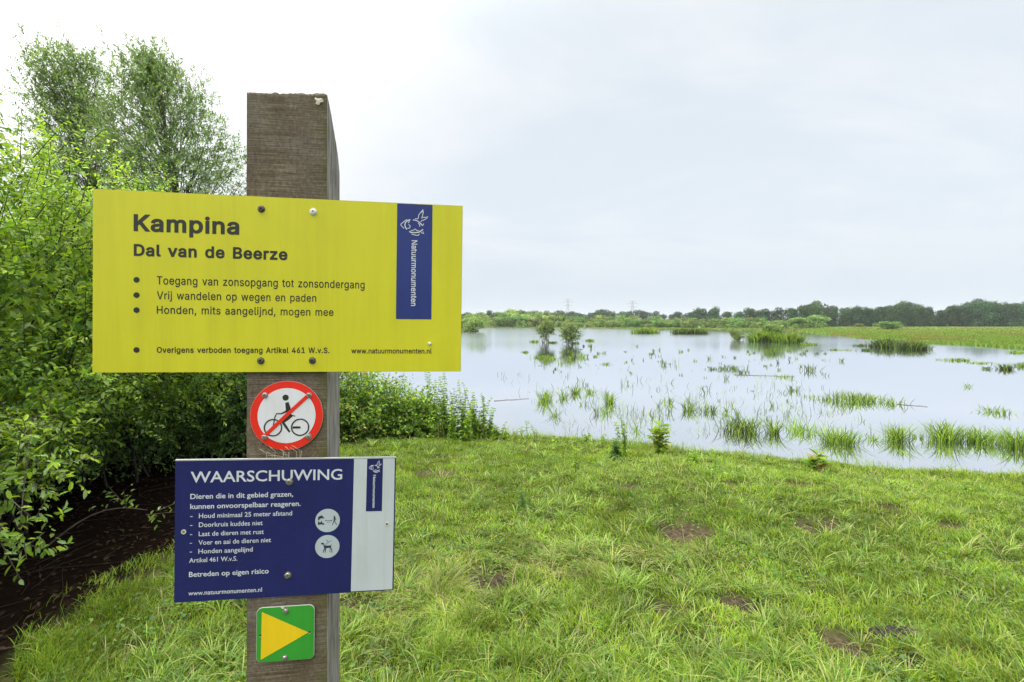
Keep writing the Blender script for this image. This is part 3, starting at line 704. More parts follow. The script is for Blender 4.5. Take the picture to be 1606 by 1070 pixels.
blades(mb, np.stack([a * Yf, Yf, np.full(k, WZ)], 1), rng.uniform(0, 6.28, k), rng.uniform(.2, .6, k), rng.uniform(.1, .5, k), .14, palette(rng, k, [(.17, .23, .07), (.15, .22, .05)]), 1)
link('meadow_grass', mb.mesh('meadow_grass'), M_grass, kind='stuff', label='yellow green rough grass of the far meadow and shoreline')

# ------------------------------------------------------------------ sedge and reeds in the lake
GS = [(.14, .24, .03), (.20, .32, .04), (.08, .15, .025), (.26, .34, .07)]; GB = [(.04, .06, .03), (.06, .09, .035), (.03, .04, .025)]
def sedge(px, py, w, h, n, label, group=None, dark=.2, name='sedge_tuft', depth=1.0, sparse=False):
    rng = np.random.default_rng(int(px * 7 + py * 13)); py -= h * .30; h *= .72; w *= .85; n = int(n * (1.0 if py < 557 else .55 if px > 1140 else .45))
    Y = (EYE - WZ) * F / (py - HY); X = (px - CX) / F * Y; hw = w / F * Y * .5; H = h / F * Y
    m = max(1, n // 14) if w > 30 or sparse else max(1, n // 30)
    cx_ = rng.uniform(-hw, hw, m) * (.85 if sparse else .7); cy_ = rng.normal(0, .3 * min(hw, 1.5) * depth, m)
    i = rng.integers(0, m, n); sp_ = min(hw * .35, .10 + .004 * Y) * (.6 if sparse else 1)
    q = rng.normal(0, 1, (n, 2)) * sp_
    x = cx_[i] + q[:, 0]; y = cy_[i] + q[:, 1]
    hs = rng.uniform(.35, 1.05, m)[i] if w > 30 or sparse else 1
    hh = H * rng.uniform(.45, 1.15, n) * (1 if not sparse else hs) * (1 - .25 * np.minimum(1, np.abs(x) / (hw + .01)))
    az = np.arctan2(q[:, 1], q[:, 0]) + rng.normal(0, .5, n)
    ln = rng.uniform(.15, 1.1, n) if not sparse else rng.uniform(.0, .6, n)
    C = palette(rng, n, GS, [.35, .3, .2, .15]); D_ = palette(rng, n, GB); C = np.where((rng.uniform(0, 1, n) < dark)[:, None], D_, C)
    mb = MB(); P = np.stack([x, y, np.full(n, -.05)], 1)
    blades(mb, P, az, hh + .05, ln, (.0045 if sparse else .0045) + .0008 * Y, C, 2)
    me = mb.mesh(name)
    many = (w > 33 or sparse) and group is None       # a spread of stalks nobody could count
    return _at(link(name, me, M_grass, None, label, None if many else 'sedge', group, 'stuff' if many else None), (X, Y, WZ))
big = [ # px, base row, width, height, blades, label
    (1162, 690, 60, 44, 420, 'dark dense sedge tuft at the near end of the line of tufts along the bank'),
    (1215, 694, 26, 44, 150, 'narrow upright sedge tuft just beside the dark dense one'),
    (1258, 688, 56, 32, 170, 'thin loose sedge patch between the narrow tuft and the large bank tufts'),
    (1318, 708, 60, 44, 430, 'large sedge tuft in front of the pinkish leafed plant on the bank'),
    (1367, 697, 30, 22, 70, 'thin low sedge between two large tufts near the bank'),
    (1406, 704, 42, 46, 330, 'upright pale sedge tuft in the middle of the line near the bank'),
    (1440, 694, 24, 20, 60, 'few thin stalks beside the upright pale sedge tuft'),
    (1482, 707, 52, 52, 420, 'tall sedge tuft with one long stalk leaning out over the lake'),
    (1537, 706, 56, 42, 380, 'broad sedge tuft next to the tallest one near the bank'),
    (1590, 716, 50, 52, 430, 'sedge tuft near the bank that the photo edge cuts'),
    (1650, 722, 60, 50, 300, 'sedge tuft beyond the photo edge on the same line'),
    (1420, 715, 30, 12, 36, 'few broken sedge stalks lying by the bank'),
    (1000, 683, 24, 22, 60, 'small sparse sedge by the bank beside the dock plant'),
    (856, 640, 26, 36, 190, 'upright sedge tuft nearest the yellow sign in the shallow lake'),
    (866, 660, 20, 26, 60, 'thin stalks just in front of the upright sedge tuft'),
    (878, 632, 18, 28, 70, 'narrow sedge clump beside the upright sedge tuft'),
    (906, 624, 22, 26, 120, 'bushy little sedge tuft, one of two close together in open shallow lake'),
    (924, 622, 22, 18, 90, 'lowest of two small sedge tufts close together'),
    (952, 643, 24, 36, 150, 'slanting sedge tuft among sparse stalks in the shallow lake'),
    (944, 656, 26, 22, 60, 'loose sedge fan in front of the slanting tuft'),
    (1085, 654, 26, 32, 120, 'sedge tuft behind the dock plant, among many thin reeds'),
    (1112, 655, 28, 26, 140, 'rounded sedge tuft beside the dark dense one, farther from the bank'),
    (1045, 640, 24, 22, 50, 'faint sedge clump among the thin reeds'),
    (1332, 637, 120, 26, 520, 'long row of sedge with a fallen stem pointing out of it'),
    (1290, 634, 60, 24, 100, 'sparse start of the long sedge row'),
    (1398, 640, 44, 22, 110, 'thinning end of the long sedge row beside the fallen stem'),
    (1562, 653, 56, 18, 150, 'low separate sedge patch in open water beyond the bank tufts'),
    (1240, 620, 50, 22, 50, 'sparse dark stalks behind the long sedge row'),
    (1268, 587, 40, 20, 70, 'upright dark stalks standing beside a thin floating branch'),
    (1218, 596, 50, 12, 80, 'low green floating sedge along the thin floating branch'),
    (855, 565, 40, 10, 260, 'low bushy sedge in the middle of the lake below the upright young tree'),
    (890, 567, 12, 12, 70, 'small sedge clump beside the low bushy one in mid lake'),
    (912, 565, 22, 14, 90, 'ragged sedge clump in mid lake beyond the small clump'),
    (932, 562, 10, 7, 60, 'tiny bright sedge tuft in mid lake'),
    (952, 574, 22, 7, 80, 'short bright green floating sedge in mid lake'),
    (824, 555, 14, 6, 60, 'tiny green tuft in mid lake nearer the yellow sign'),
    (926, 538, 14, 8, 120, 'small reddish green tuft alone behind the bush tree'),
    (838, 539, 18, 7, 120, 'low sedge at the foot of the upright young tree'),
    (868, 540, 18, 6, 110, 'low sedge between the two young trees'),
    (902, 541, 16, 6, 110, 'low sedge beside the spreading bush tree'),
    (1012, 528, 54, 15, 900, 'long green reed bed in the lake, its nearer half'),
    (1082, 529, 74, 16, 1300, 'long green reed bed in the lake, its darker half'),
    (1196, 546, 56, 32, 1100, 'tall reed clump with reddish tops in the far lake'),
    (1238, 546, 54, 28, 1000, 'tall green reed clump joined to the reddish topped one'),
    (1272, 544, 30, 8, 160, 'low tail of the tall reed clump'),
    (1388, 552, 50, 24, 700, 'dark reed clump with brown stems before the far meadow'),
    (1430, 554, 50, 22, 700, 'second dark brown reed clump before the far meadow'),
    (1356, 545, 30, 7, 120, 'low yellow green sedge beside the dark reed clumps'),
    (1357, 552, 14, 7, 110, 'small bright green tuft in front of the dark reed clumps'),
    (1318, 551, 40, 5, 90, 'thin line of low sedge far out beside the small bright tuft'),
    (1500, 568, 60, 8, 260, 'flat green sedge island with reddish stems near the far meadow'),
    (1545, 572, 50, 6, 160, 'flat end of the reddish sedge island'),
    (1577, 584, 22, 16, 240, 'dark green bushy tuft at the end of the reddish sedge island'),
    (1552, 582, 26, 8, 90, 'thin stalks beside the dark green bushy tuft'),
    (1598, 578, 24, 12, 140, 'green tuft on the far lake that the photo edge cuts'),
    (1600, 556, 34, 8, 160, 'low green reeds where the meadow meets the photo edge'),
    (1142, 584, 26, 16, 120, 'dark slanting stalks in mid lake under the small lone bush'),
    (1112, 583, 28, 10, 80, 'thin row of dark stalks beside the slanting ones in mid lake'),
    (1170, 590, 30, 12, 70, 'loose dark stalks farther from the sign than the slanting ones'),
    (1322, 570, 16, 10, 26, 'faint lone stalks in the open lake before the dark reed clumps'),
    (1515, 612, 26, 18, 28, 'faint lone stalks in the wide open lake near the photo edge'),
]
for b_ in big:
    px, py, w, h, n, lb_ = b_
    sedge(px, py, w, h, int(n * 1.2), lb_, None, .75 if 'dark' in lb_ and py < 600 else .45 if 'dark' in lb_ else .14 if py > 680 else .30, sparse=(n / (w * h) < .085))
sm = random.Random(11)
for i in range(150):                                  # small sparse stalk groups that nothing tells apart
    py = sm.choice([549, 553, 556, 560, 563, 567, 570, 575, 580, 558, 566, 572, 578, 586, 594, 603, 612, 622, 634, 645, 655, 662]) + sm.uniform(-4, 4)
    px = sm.uniform(790, 1300)
    if py > 600: px = sm.uniform(870, 1250)
    sedge(px, py, sm.uniform(8, 28), sm.uniform(8, 24) * (py - 480) / 130, sm.randrange(6, 22), 'few thin dark stalks standing in the open shallow lake', 'sparse stalk groups in the lake', .6, name='reed_stalks', sparse=True)
mb = MB(); k = 2600                                  # single stalks
pyy = rng.uniform(640, 690, k) - rng.exponential(26, k); pxx = rng.uniform(840, 1330, k) + (pyy - 640) * 1.2
g_ = (pyy > 552); pyy, pxx = pyy[g_], pxx[g_]; g_ = sines(pxx, pyy * 3, [.05, .12], 61) > -.05; pyy, pxx = pyy[g_], pxx[g_]; k = len(pxx)
Yw = (EYE - WZ) * F / (pyy - HY); Xw = (pxx - CX) / F * Yw; g_ = shore(Xw) < Yw - .2; Yw, Xw = Yw[g_], Xw[g_]; k = len(Xw)
blades(mb, np.stack([Xw, Yw, np.full(k, WZ - .03)], 1), rng.uniform(0, 6.28, k), rng.uniform(.04, .24, k) * rng.choice([.5, 1, 1.3], k), rng.uniform(0, .9, k), .003 + .0005 * Yw, palette(rng, k, GB + GS), 2)
link('thin_reeds', mb.mesh('thin_reeds'), M_grass, kind='stuff', label='countless single thin reeds scattered in the shallow lake')
# floating stems
for (x0, y0, x1, y1, rad, lb_) in [(1405, 634.5, 1450, 637.5, .009, 'bare fallen stem pointing out of the long sedge row'), (1150, 588, 1245, 591, .009, 'thin floating branch lying among the dark stalks in mid lake'),
                                   (775, 629, 830, 626, .007, 'thin dark twig floating near the edge of the yellow sign')]:
    Ya, Yb = [(EYE - WZ) * F / (q - HY) for q in (y0, y1)]; A = np.array([(x0 - CX) / F * Ya, Ya, WZ + .004]); B = np.array([(x1 - CX) / F * Yb, Yb, WZ + .008])
    u = np.linspace(0, 1, 7)[:, None]; L = (B - A) * u; L[:, 2] += rng.normal(0, .002, 7); L[:, 1] += rng.normal(0, .04, 7)
    w = MB(); w.tube(L, np.linspace(rad, rad * .5, 7), 5); _at(link('floating_branch', w.mesh('floating_branch'), M_deadwood, None, lb_, 'branch'), tuple(A))

# ------------------------------------------------------------------ nettles, docks and other weeds on the bank
def weed(X, Y, H, label, cat, group, seed, stems=1, kind='nettle', cols=None, name='nettle'):
    rng = np.random.default_rng(seed); o = thing(name, (X, Y, float(hgt(X, Y)) - .01), label, cat, group)
    cols = cols or [G_mid, (.11, .20, .04), G_new]
    wb, lb = MB(), MB()
    for s in range(stems):
        a = rng.uniform(0, 6.28); ln = rng.uniform(.0, .28) if stems > 1 else rng.uniform(0, .1); h = H * rng.uniform(.65, 1) if s else H
        t_ = np.linspace(0, 1, 6); bx = rng.normal(0, .03, 2) if stems > 1 else np.zeros(2)
        P = np.stack([bx[0] + np.cos(a) * ln * h * t_ ** 1.6, bx[1] + np.sin(a) * ln * h * t_ ** 1.6, h * t_], 1)
        wb.tube(P, np.linspace(.0042, .0015, 6), 5)
        if kind == 'nettle': m = max(7, int(h / .042)); zz = np.repeat(np.linspace(.10, .98, m), 4); L0, W0 = .09, .048
        elif kind == 'dock': m = 6; zz = np.repeat(np.linspace(.05, .7, m), 3); L0, W0 = .14, .040
        else: m = int(h / .022); zz = np.repeat(np.linspace(.1, 1, m), 3); L0, W0 = .055, .017
        k = len(zz); B = np.stack([np.interp(zz, t_, P[:, j]) for j in range(3)], 1); aa = rng.uniform(0, 6.28, k)
        up_ = rng.uniform(-.25, .45, k) if kind != 'dock' else rng.uniform(.3, 1.1, k)
        D = np.stack([np.cos(aa), np.sin(aa), up_], 1)
        sc_ = (1.1 - .7 * zz) * rng.uniform(.7, 1.15, k) if kind == 'nettle' else rng.uniform(.6, 1.1, k)
        leaves(lb, B, D, np.array([0, 0, 1.]) + rng.standard_normal((k, 3)) * .25, L0 * sc_, W0 * sc_, palette(rng, k, cols), droop=.3)
    link('stem', wb.mesh('stem'), M_twig, o); link('leaves', lb.mesh('leaves'), M_leaf, o)
    return o
wr = random.Random(3)
nl = [(655, 672, 70), (668, 675, 62), (680, 676, 78), (690, 670, 60), (700, 678, 84), (708, 680, 70), (716, 678, 62), (724, 680, 74), (731, 682, 86), (738, 680, 60), (745, 682, 72), (752, 681, 55), (758, 682, 62), (765, 682, 42), (676, 684, 50), (712, 686, 46), (735, 688, 44), (641, 668, 60), (630, 668, 66), (785, 684, 34), (779, 685, 26), (790, 684, 20)]
for i, (px, py, h) in enumerate(nl):
    X, Y = gpt(px, py + 3, -.22); X += wr.uniform(-.03, .03); Y += wr.uniform(-.12, .15)
    lb_ = {19: 'lone nettle at the open end of the nettle patch beside the lake', 18: 'nettle rising out of the bramble bush nearest the post'}.get(i, 'nettle stalk standing in the nettle patch on the bank under the yellow sign')
    weed(X, Y, h / F * Y * wr.uniform(.9, 1.4), lb_, 'nettle', 'nettles under the yellow sign', 400 + i, stems=wr.choice([2, 3, 3, 4]))
ws = [(1036, 706, 62, 8, 'dock', 'dock plant with reddish brown leaves growing on the bank edge', [(.20, .30, .05), (.26, .22, .07), (.24, .35, .06), (.16, .27, .04)], 'dock_plant', 'dock'),
      (1283, 732, 36, 6, 'dock', 'broad leafed plant with a pinkish leaf where bank meets water', [(.18, .32, .05), (.16, .28, .05), (.20, .33, .06), (.34, .26, .14)], 'leafy_plant', 'plant'),
      (905, 750, 60, 2, 'herb', 'single upright stem with narrow leaves standing in the grass', None, 'tall_weed', 'weed'),
      (826, 690, 38, 1, 'herb', 'slim weed stem at the bank edge beside the nettle patch', None, 'tall_weed', 'weed'),
      (817, 690, 30, 1, 'herb', 'shorter slim weed stem next to the other one at the bank edge', None, 'tall_weed', 'weed'),
      (842, 688, 30, 2, 'herb', 'pale feathery weed at the bank edge', [(.24, .32, .12)], 'tall_weed', 'weed'),
      (976, 716, 66, 4, 'herb', 'tallest weed at the bank edge in front of the thin reeds', None, 'tall_weed', 'weed'),
      (968, 728, 34, 8, 'nettle', 'low dark bushy weed at the foot of the tallest weed', [(.08, .15, .03), (.11, .2, .04)], 'bushy_weed', 'weed'),
      (920, 690, 20, 3, 'nettle', 'small bushy weed on the bank crest halfway to the tallest weed', None, 'bushy_weed', 'weed'),
      (943, 692, 22, 2, 'herb', 'small pale weed on the bank crest near the tallest weed', [(.2, .3, .08)], 'bushy_weed', 'weed'),
      (875, 694, 16, 3, 'nettle', 'small round weed on the bank crest near the slim stems', None, 'bushy_weed', 'weed'),
      (1128, 760, 24, 2, 'herb', 'little dark weed alone in the mid slope grass', None, 'tall_weed', 'weed'),
      (1085, 730, 18, 3, 'nettle', 'dark little weed in the grass between bank crest and bare patches', None, 'bushy_weed', 'weed'),
      (1510, 745, 12, 2, 'nettle', 'small weed at the water edge of the far grass bank', None, 'bushy_weed', 'weed'),
      (815, 805, 30, 2, 'herb', 'dark thin herb standing in the grass above the bare soil patch', [(.09, .17, .04)], 'tall_weed', 'weed'),
      (375, 975, 52, 1, 'herb', 'thin dark stem rising beside the foot of the post', [(.07, .12, .03)], 'tall_weed', 'weed')]
for i, (px, py, h, st, kd, lb_, cols, nm, cat) in enumerate(ws):
    X, Y = gpt(px, py, -.05 if py > 740 else -.2); weed(X, Y, h / F * Y, lb_, cat, None, 450 + i, st, kd, cols, nm)
# pale twigs in the bramble, reed cut stems
def lump(name, px, py, w, h, zr, label, m, cat, seed):
    rng = np.random.default_rng(seed); X, Y = gpt(px, py, -.02); rx = w / F * Y / 2; ry = h / F * Y * Y / EYE / 2; mb = MB()
    na, nr_ = 28, 8; V = [(0, 0, zr)]
    an = np.arange(na) / na * 6.283; ph = rng.uniform(0, 6.28, 4)
    wv = 1 + .12 * np.sin(an * 2 + ph[0]) + .10 * np.sin(an * 3 + ph[1]) + .06 * np.sin(an * 7 + ph[2])
    for r_ in range(1, nr_ + 1):
        f = r_ / nr_
        for j in range(na): V.append((rx * f * wv[j] * np.cos(an[j]), ry * f * wv[j] * np.sin(an[j]), zr * (1 - f ** 3) + zr * .3 * np.sin(f * 13 + an[j] * 2) * (1 - f) + rng.normal(0, zr * .09) - (.02 if r_ == nr_ else 0)))
    T = [[0, 1 + j, 1 + (j + 1) % na] for j in range(na)]
    Q = [[1 + (r_ - 1) * na + j, 1 + r_ * na + j, 1 + r_ * na + (j + 1) % na, 1 + (r_ - 1) * na + (j + 1) % na] for r_ in range(1, nr_) for j in range(na)]
    mb.add(V, T=T, Q=Q); return _at(link(name, mb.mesh(name, True), m, None, label, cat), (X, Y, float(hgt(X, Y)) + .012))
M_dung = plain('dung', (.034, .028, .024), 1, spec=.1, var=.5, scale=60, bump=.8)
M_clod = plain('soil_clod', (.050, .036, .026), 1, spec=.1, var=.5, scale=60, bump=.8)
lump('cow_pat', 1410, 997, 84, 22, .022, 'large flat dark grey dung pat lying in the grass', M_dung, 'dung', 1)
lump('cow_pat', 1428, 1041, 34, 18, .03, 'small dark dung pat just below the large flat one', M_dung, 'dung', 2)
lump('soil_clod', 782, 917, 30, 22, .035, 'rough grey clod of earth in the bare patch beside the blue sign', M_clod, 'clod', 3)
lump('soil_clod', 1508, 943, 26, 10, .025, 'small dark clod of earth alone in the smooth grass', M_clod, 'clod', 4)
lump('soil_clod', 1165, 950, 26, 14, .025, 'dark clod of earth in the middle bare patch', M_clod, 'clod', 5)
# ------------------------------------------------------------------ the post and its signs
YAW = 0.150
def frame(C, yaw, pitch, roll):
    M = Matrix.Rotation(yaw, 4, 'Z') @ Matrix.Rotation(pitch, 4, 'X') @ Matrix.Rotation(roll, 4, 'Y')
    # local x along the sign, local y up, local z towards the reader
    B = Matrix(((1, 0, 0, 0), (0, 0, -1, 0), (0, 1, 0, 0), (0, 0, 0, 1)))
    return Matrix.Translation(C) @ M @ B
uY = Vector((math.cos(YAW), math.sin(YAW), 0)); nY = Vector((math.sin(YAW), -math.cos(YAW), 0))   # along the front, and out of it
PF = Vector((-0.4527, 1.0, 0)) - nY * .0065                   # a point of the post's front face
def on_front(px):
    k = (px - CX) / F                                         # (PF + s u).x = k (PF + s u).y
    s = (k * PF.y - PF.x) / (uY.x - k * uY.y); return PF + uY * s
PL, PR = on_front(387), on_front(513)
PW = (PR - PL).length
def side_z(px, py):
    k = (px - CX) / F; v = -nY
    s = (k * PR.y - PR.x) / (v.x - k * v.y); p = PR + v * s
    return s, EYE + (HY - py) / F * p.y
prof = [(0, EYE + (HY - 147.5) / F * PR.y)] + [side_z(*q) for q in ((517, 167), (521, 188.6), (526, 219), (530, 243), (532.6, 272))]
PD = prof[-1][0]; print('post width/depth', PW, PD, prof)
bm_V = []; rngp = np.random.default_rng(9); nxp = 42
post_z0 = -.45
zl = [(s, z) for s, z in prof]
rows = []                                                     # profile rows from front bottom, up, over the sawn top, down the back
zs = [post_z0] + list(np.linspace(.05, prof[0][1] - .004, 40))
for z in zs: rows.append((0.0, z, 0))
fine = np.linspace(0, PD, 14)
for s in fine: rows.append((s, float(np.interp(s, [a for a, _ in zl], [b for _, b in zl])), 1))
for z in (prof[-1][1] - .01, 1.2, .6, post_z0): rows.append((PD, z, 2))
V = []
for ri, (s, z, kd) in enumerate(rows):
    for i in range(nxp + 1):
        f = i / nxp; w_ = f * PW; dz = 0; ds = 0
        if kd == 1: dz = rngp.normal(0, .0009) + .0008 * math.sin(f * 23 + s * 60)
        if kd == 0 and 0 < i < nxp: ds = .0006 * pnoise(Vector((f * 6, z * 160, 0))) + .0005 * pnoise(Vector((f * 30, z * 30, 3)))
        if i in (0, nxp) and kd < 2: w_ += rngp.normal(0, .0004)
        if kd == 0 and z > prof[0][1] - .02: dz += rngp.normal(0, .0012)
        dz -= (1 - f) * .0083 * (1 if kd < 2 or z > 1.7 else 0) * smooth((z - .2) / 1.6)
        p = PL + uY * w_ - nY * (s + ds); V.append((p.x, p.y, z + dz))
k = nxp + 1
Q = [[r_ * k + i, r_ * k + i + 1, (r_ + 1) * k + i + 1, (r_ + 1) * k + i] for r_ in range(len(rows) - 1) for i in range(nxp)]
mbp = MB(); mbp.add(V, Q=Q)
# side faces: grids between front and back columns
for sd_ in (0, 1):
    base = PL if sd_ == 0 else PR; sg = -1 if sd_ == 0 else 1
    SV = []; zz = np.linspace(post_z0, 1, 60); ns = 13
    for j in range(60):
        for i in range(ns + 1):
            s = PD * i / ns; top = float(np.interp(s, [a for a, _ in zl], [b for _, b in zl])); top -= .0083 * (sd_ == 0); z = post_z0 + (top - post_z0) * j / 59
            off = .0009 * pnoise(Vector((s * 60, z * 4, 5 + sd_))) if 0 < i < ns else 0
            p = base - nY * s + uY * off * sg; SV.append((p.x, p.y, z))
    Qs = [[j * (ns + 1) + i, j * (ns + 1) + i + 1, (j + 1) * (ns + 1) + i + 1, (j + 1) * (ns + 1) + i] for j in range(59) for i in range(ns)]
    if sd_ == 0: Qs = [q[::-1] for q in Qs]
    mbp.add(SV, Q=Qs)
me = mbp.mesh('sign_post')
M_post, t, b = mat('weathered_post_wood')
geo = t.nodes.new('ShaderNodeNewGeometry')
# post coordinates: x across the front, y into the depth, z up
mpn = t.nodes.new('ShaderNodeMapping'); mpn.vector_type = 'POINT'; mpn.inputs['Location'].default_value = tuple(-(Matrix.Rotation(-YAW, 3, 'Z') @ PL)); mpn.inputs['Rotation'].default_value = (0, 0, -YAW)
t.links.new(geo.outputs['Position'], mpn.inputs[0])
def pn(scale, detail=5, rough=.6, sc3=(1, 1, 1)):
    m_ = t.nodes.new('ShaderNodeMapping'); m_.inputs['Scale'].default_value = sc3; t.links.new(mpn.outputs[0], m_.inputs[0])
    n = t.nodes.new('ShaderNodeTexNoise'); n.inputs['Scale'].default_value = scale; n.inputs['Detail'].default_value = detail; n.inputs['Roughness'].default_value = rough
    t.links.new(m_.outputs[0], n.inputs[0]); return n.outputs[0]
def ramp(src, stops):
    r = t.nodes.new('ShaderNodeValToRGB'); cr = r.color_ramp
    while len(cr.elements) < len(stops): cr.elements.new(.5)
    for e, (p, c_) in zip(cr.elements, stops): e.position = p; e.color = (*c_, 1) if isinstance(c_, tuple) else (c_, c_, c_, 1)
    t.links.new(src, r.inputs[0]); return r.outputs[0]
def mixc(f, a, b_, mode='MIX'):
    n = t.nodes.new('ShaderNodeMix'); n.data_type = 'RGBA'; n.blend_type = mode
    for i, v in ((0, f), (6, a), (7, b_)):
        if isinstance(v, (int, float)): n.inputs[i].default_value = v
        elif isinstance(v, tuple): n.inputs[i].default_value = (*v, 1)
        else: t.links.new(v, n.inputs[i])
    return n.outputs[2]
def mth(op, a, b_, clamp=True):
    n = t.nodes.new('ShaderNodeMath'); n.operation = op; n.use_clamp = clamp
    for i, v in enumerate((a, b_)):
        if isinstance(v, (int, float)): n.inputs[i].default_value = v
        else: t.links.new(v, n.inputs[i])
    return n.outputs[0]
sxyz = t.nodes.new('ShaderNodeSeparateXYZ'); t.links.new(mpn.outputs[0], sxyz.inputs[0])
saw = pn(1, 3, .7, (9, 9, 620)); weave = pn(1, 5, .75, (150, 150, 110)); blot = pn(14, 5, .6); fibre = pn(1, 5, .65, (210, 210, 9))
front = ramp(mth('ADD', mth('MULTIPLY', saw, .62), mth('MULTIPLY', weave, .38)), [(.34, (.034, .028, .021)), (.44, (.090, .077, .060)), (.56, (.17, .150, .118)), (.68, (.36, .32, .26))])
front = mixc(ramp(blot, [(.38, 0), (.66, .75)]), front, mixc(1, front, (.62, .55, .44), 'MULTIPLY'))
light = ramp(pn(2.2, 3, .5, (1, 1, 1.2)), [(.4, 0), (.6, .6)])
front = mixc(light, front, mixc(1, front, (1.35, 1.25, 1.02), 'MULTIPLY'))
alg = mth('MULTIPLY', ramp(sxyz.outputs[0], [(PW * .80, 0), (PW * .985, 1)]), ramp(pn(26, 5, .7), [(.42, 0), (.62, 1)]))
front = mixc(mth('MULTIPLY', alg, .8), front, (.085, .092, .022))
alg2 = ramp(pn(9, 5, .7, (1, 1, .6)), [(.56, 0), (.72, .55)])
front = mixc(alg2, front, (.11, .095, .035))
crk = ramp(pn(1, 4, .5, (46, 46, 2.6)), [(.30, 1), (.335, 0)])
front = mixc(mth('MULTIPLY', crk, .8), front, (.022, .017, .013))
side = ramp(mth('ADD', mth('MULTIPLY', fibre, .7), mth('MULTIPLY', pn(60, 4, .6, (1, 1, .3)), .3)), [(.36, (.040, .035, .029)), (.46, (.145, .134, .118)), (.57, (.27, .255, .23)), (.7, (.42, .40, .37))])
gN = t.nodes.new('ShaderNodeVectorMath'); gN.operation = 'DOT_PRODUCT'; t.links.new(geo.outputs['True Normal'], gN.inputs[0]); gN.inputs[1].default_value = tuple(uY)
isside = ramp(mth('ABSOLUTE', gN.outputs['Value'], 0), [(.45, 0), (.55, 1)])
colr = mixc(isside, front, side)
t.links.new(colr, b.inputs['Base Color']); b.inputs['Roughness'].default_value = .88; b.inputs['Specular IOR Level'].default_value = .2
bu = t.nodes.new('ShaderNodeBump'); bu.inputs['Strength'].default_value = .75; bu.inputs['Distance'].default_value = .0016
hh = mth('ADD', mth('MULTIPLY', saw, .5), mth('MULTIPLY', mth('ADD', weave, fibre), .3)); t.links.new(hh, bu.inputs['Height']); t.links.new(bu.outputs[0], b.inputs['Normal'])
link('sign_post', me, M_post, None, 'thick square weathered wooden post with slanted sawn top carrying all four signs', 'post')

# --- flat shapes in sign coordinates
class Sign:
    def __init__(s, name, cx, cz, yaw, pitch, roll, label, cat, out=0.0):
        s.C = Vector((cx, 1.0, EYE + cz)) + nY * out
        s.M = frame(s.C, yaw, pitch, roll); s.Mi = s.M.inverted()
        s.root = bpy.data.objects.new(name, None); COL.objects.link(s.root); s.root.matrix_world = s.M; tag(s.root, label, cat)
        n = s.M.to_3x3() @ Vector((0, 0, 1)); s.n = n
    def loc(s, px, py):                                       # sight line through the measured point meets the sign's face
        d = Vector(((px - CX) / F, 1, (HY - py) / F)); o = Vector((0, 0, EYE)); k = (s.C - o).dot(s.n) / d.dot(s.n)
        q = s.Mi @ (o + d * k); return (q.x, q.y)
def area(c): return .5 * sum(c[i - 1][0] * c[i][1] - c[i][0] * c[i - 1][1] for i in range(len(c)))
def slab(name, groups, z0, z1, m, parent, bev=0, mesh_only=False):
    """groups: list of [outer, hole, hole..] polygons. z1 > z0 gives thickness; z0 None a flat print"""
    mb = MB()
    for g in groups:
        g = [c if (area(c) > 0) == (i == 0) else c[::-1] for i, c in enumerate(g)]
        tri = tessellate_polygon([[Vector((x, y, 0)) for x, y in c] for c in g])
        fl = [p for c in g for p in c]; tri = [t_ for t_ in tri if len(set(t_)) == 3]
        tri = [t_ if ((fl[t_[1]][0] - fl[t_[0]][0]) * (fl[t_[2]][1] - fl[t_[0]][1]) - (fl[t_[2]][0] - fl[t_[0]][0]) * (fl[t_[1]][1] - fl[t_[0]][1])) > 0 else t_[::-1] for t_ in tri]
        mb.add([(x, y, z1) for x, y in fl], T=tri)
        if z0 is not None:
            mb.add([(x, y, z0) for x, y in fl], T=[t_[::-1] for t_ in tri])
            for c in g:
                n = len(c); mb.add([(x, y, z0) for x, y in c] + [(x, y, z1) for x, y in c], Q=[[i, (i + 1) % n, n + (i + 1) % n, n + i] for i in range(n)])
    me = mb.mesh(name)
    return link(name, me, m, parent)
def rect(a, b_, c, d): return [a, b_, c, d]
def circle(c, r, n=28, ry=None): return [(c[0] + r * math.cos(i / n * 6.28318), c[1] + (ry or r) * math.sin(i / n * 6.28318)) for i in range(n)]
def rrect(pts, r, n=6):
    out = []
    for i in range(4):
        p, a, b_ = Vector(pts[i]), Vector(pts[i - 1]), Vector(pts[(i + 1) % 4]); u, v = (a - p).normalized(), (b_ - p).normalized()
        c = p + (u + v) * r
        for k in range(n + 1):
            an = k / n * math.pi / 2; q = c - u * r * math.sin(an) - v * r * math.cos(an); q = c - v * r * math.cos(an) - u * r * math.sin(an)
            out.append(tuple(c - v * r * math.cos(an) - u * r * math.sin(an)) if True else None)
    # order along each corner from the incoming side to the outgoing side
    o2 = []
    m_ = n + 1
    for i in range(4): o2 += out[i * m_:(i + 1) * m_]
    return o2
def stroke(pts, w):
    """an outline ribbon polygon along a polyline; w scalar or per point"""
    P = [Vector(p) for p in pts]; n = len(P); w = [w] * n if isinstance(w, (int, float)) else w; L, R_ = [], []
    for i in range(n):
        d = (P[min(i + 1, n - 1)] - P[max(i - 1, 0)]).normalized(); q = Vector((-d.y, d.x)) * w[i] * .5
        e = d * (w[i] * .25) if i == n - 1 else (-d * (w[i] * .25) if i == 0 else d * 0)
        L.append(tuple(P[i] + q + e)); R_.append(tuple(P[i] - q + e))
    return L + R_[::-1]
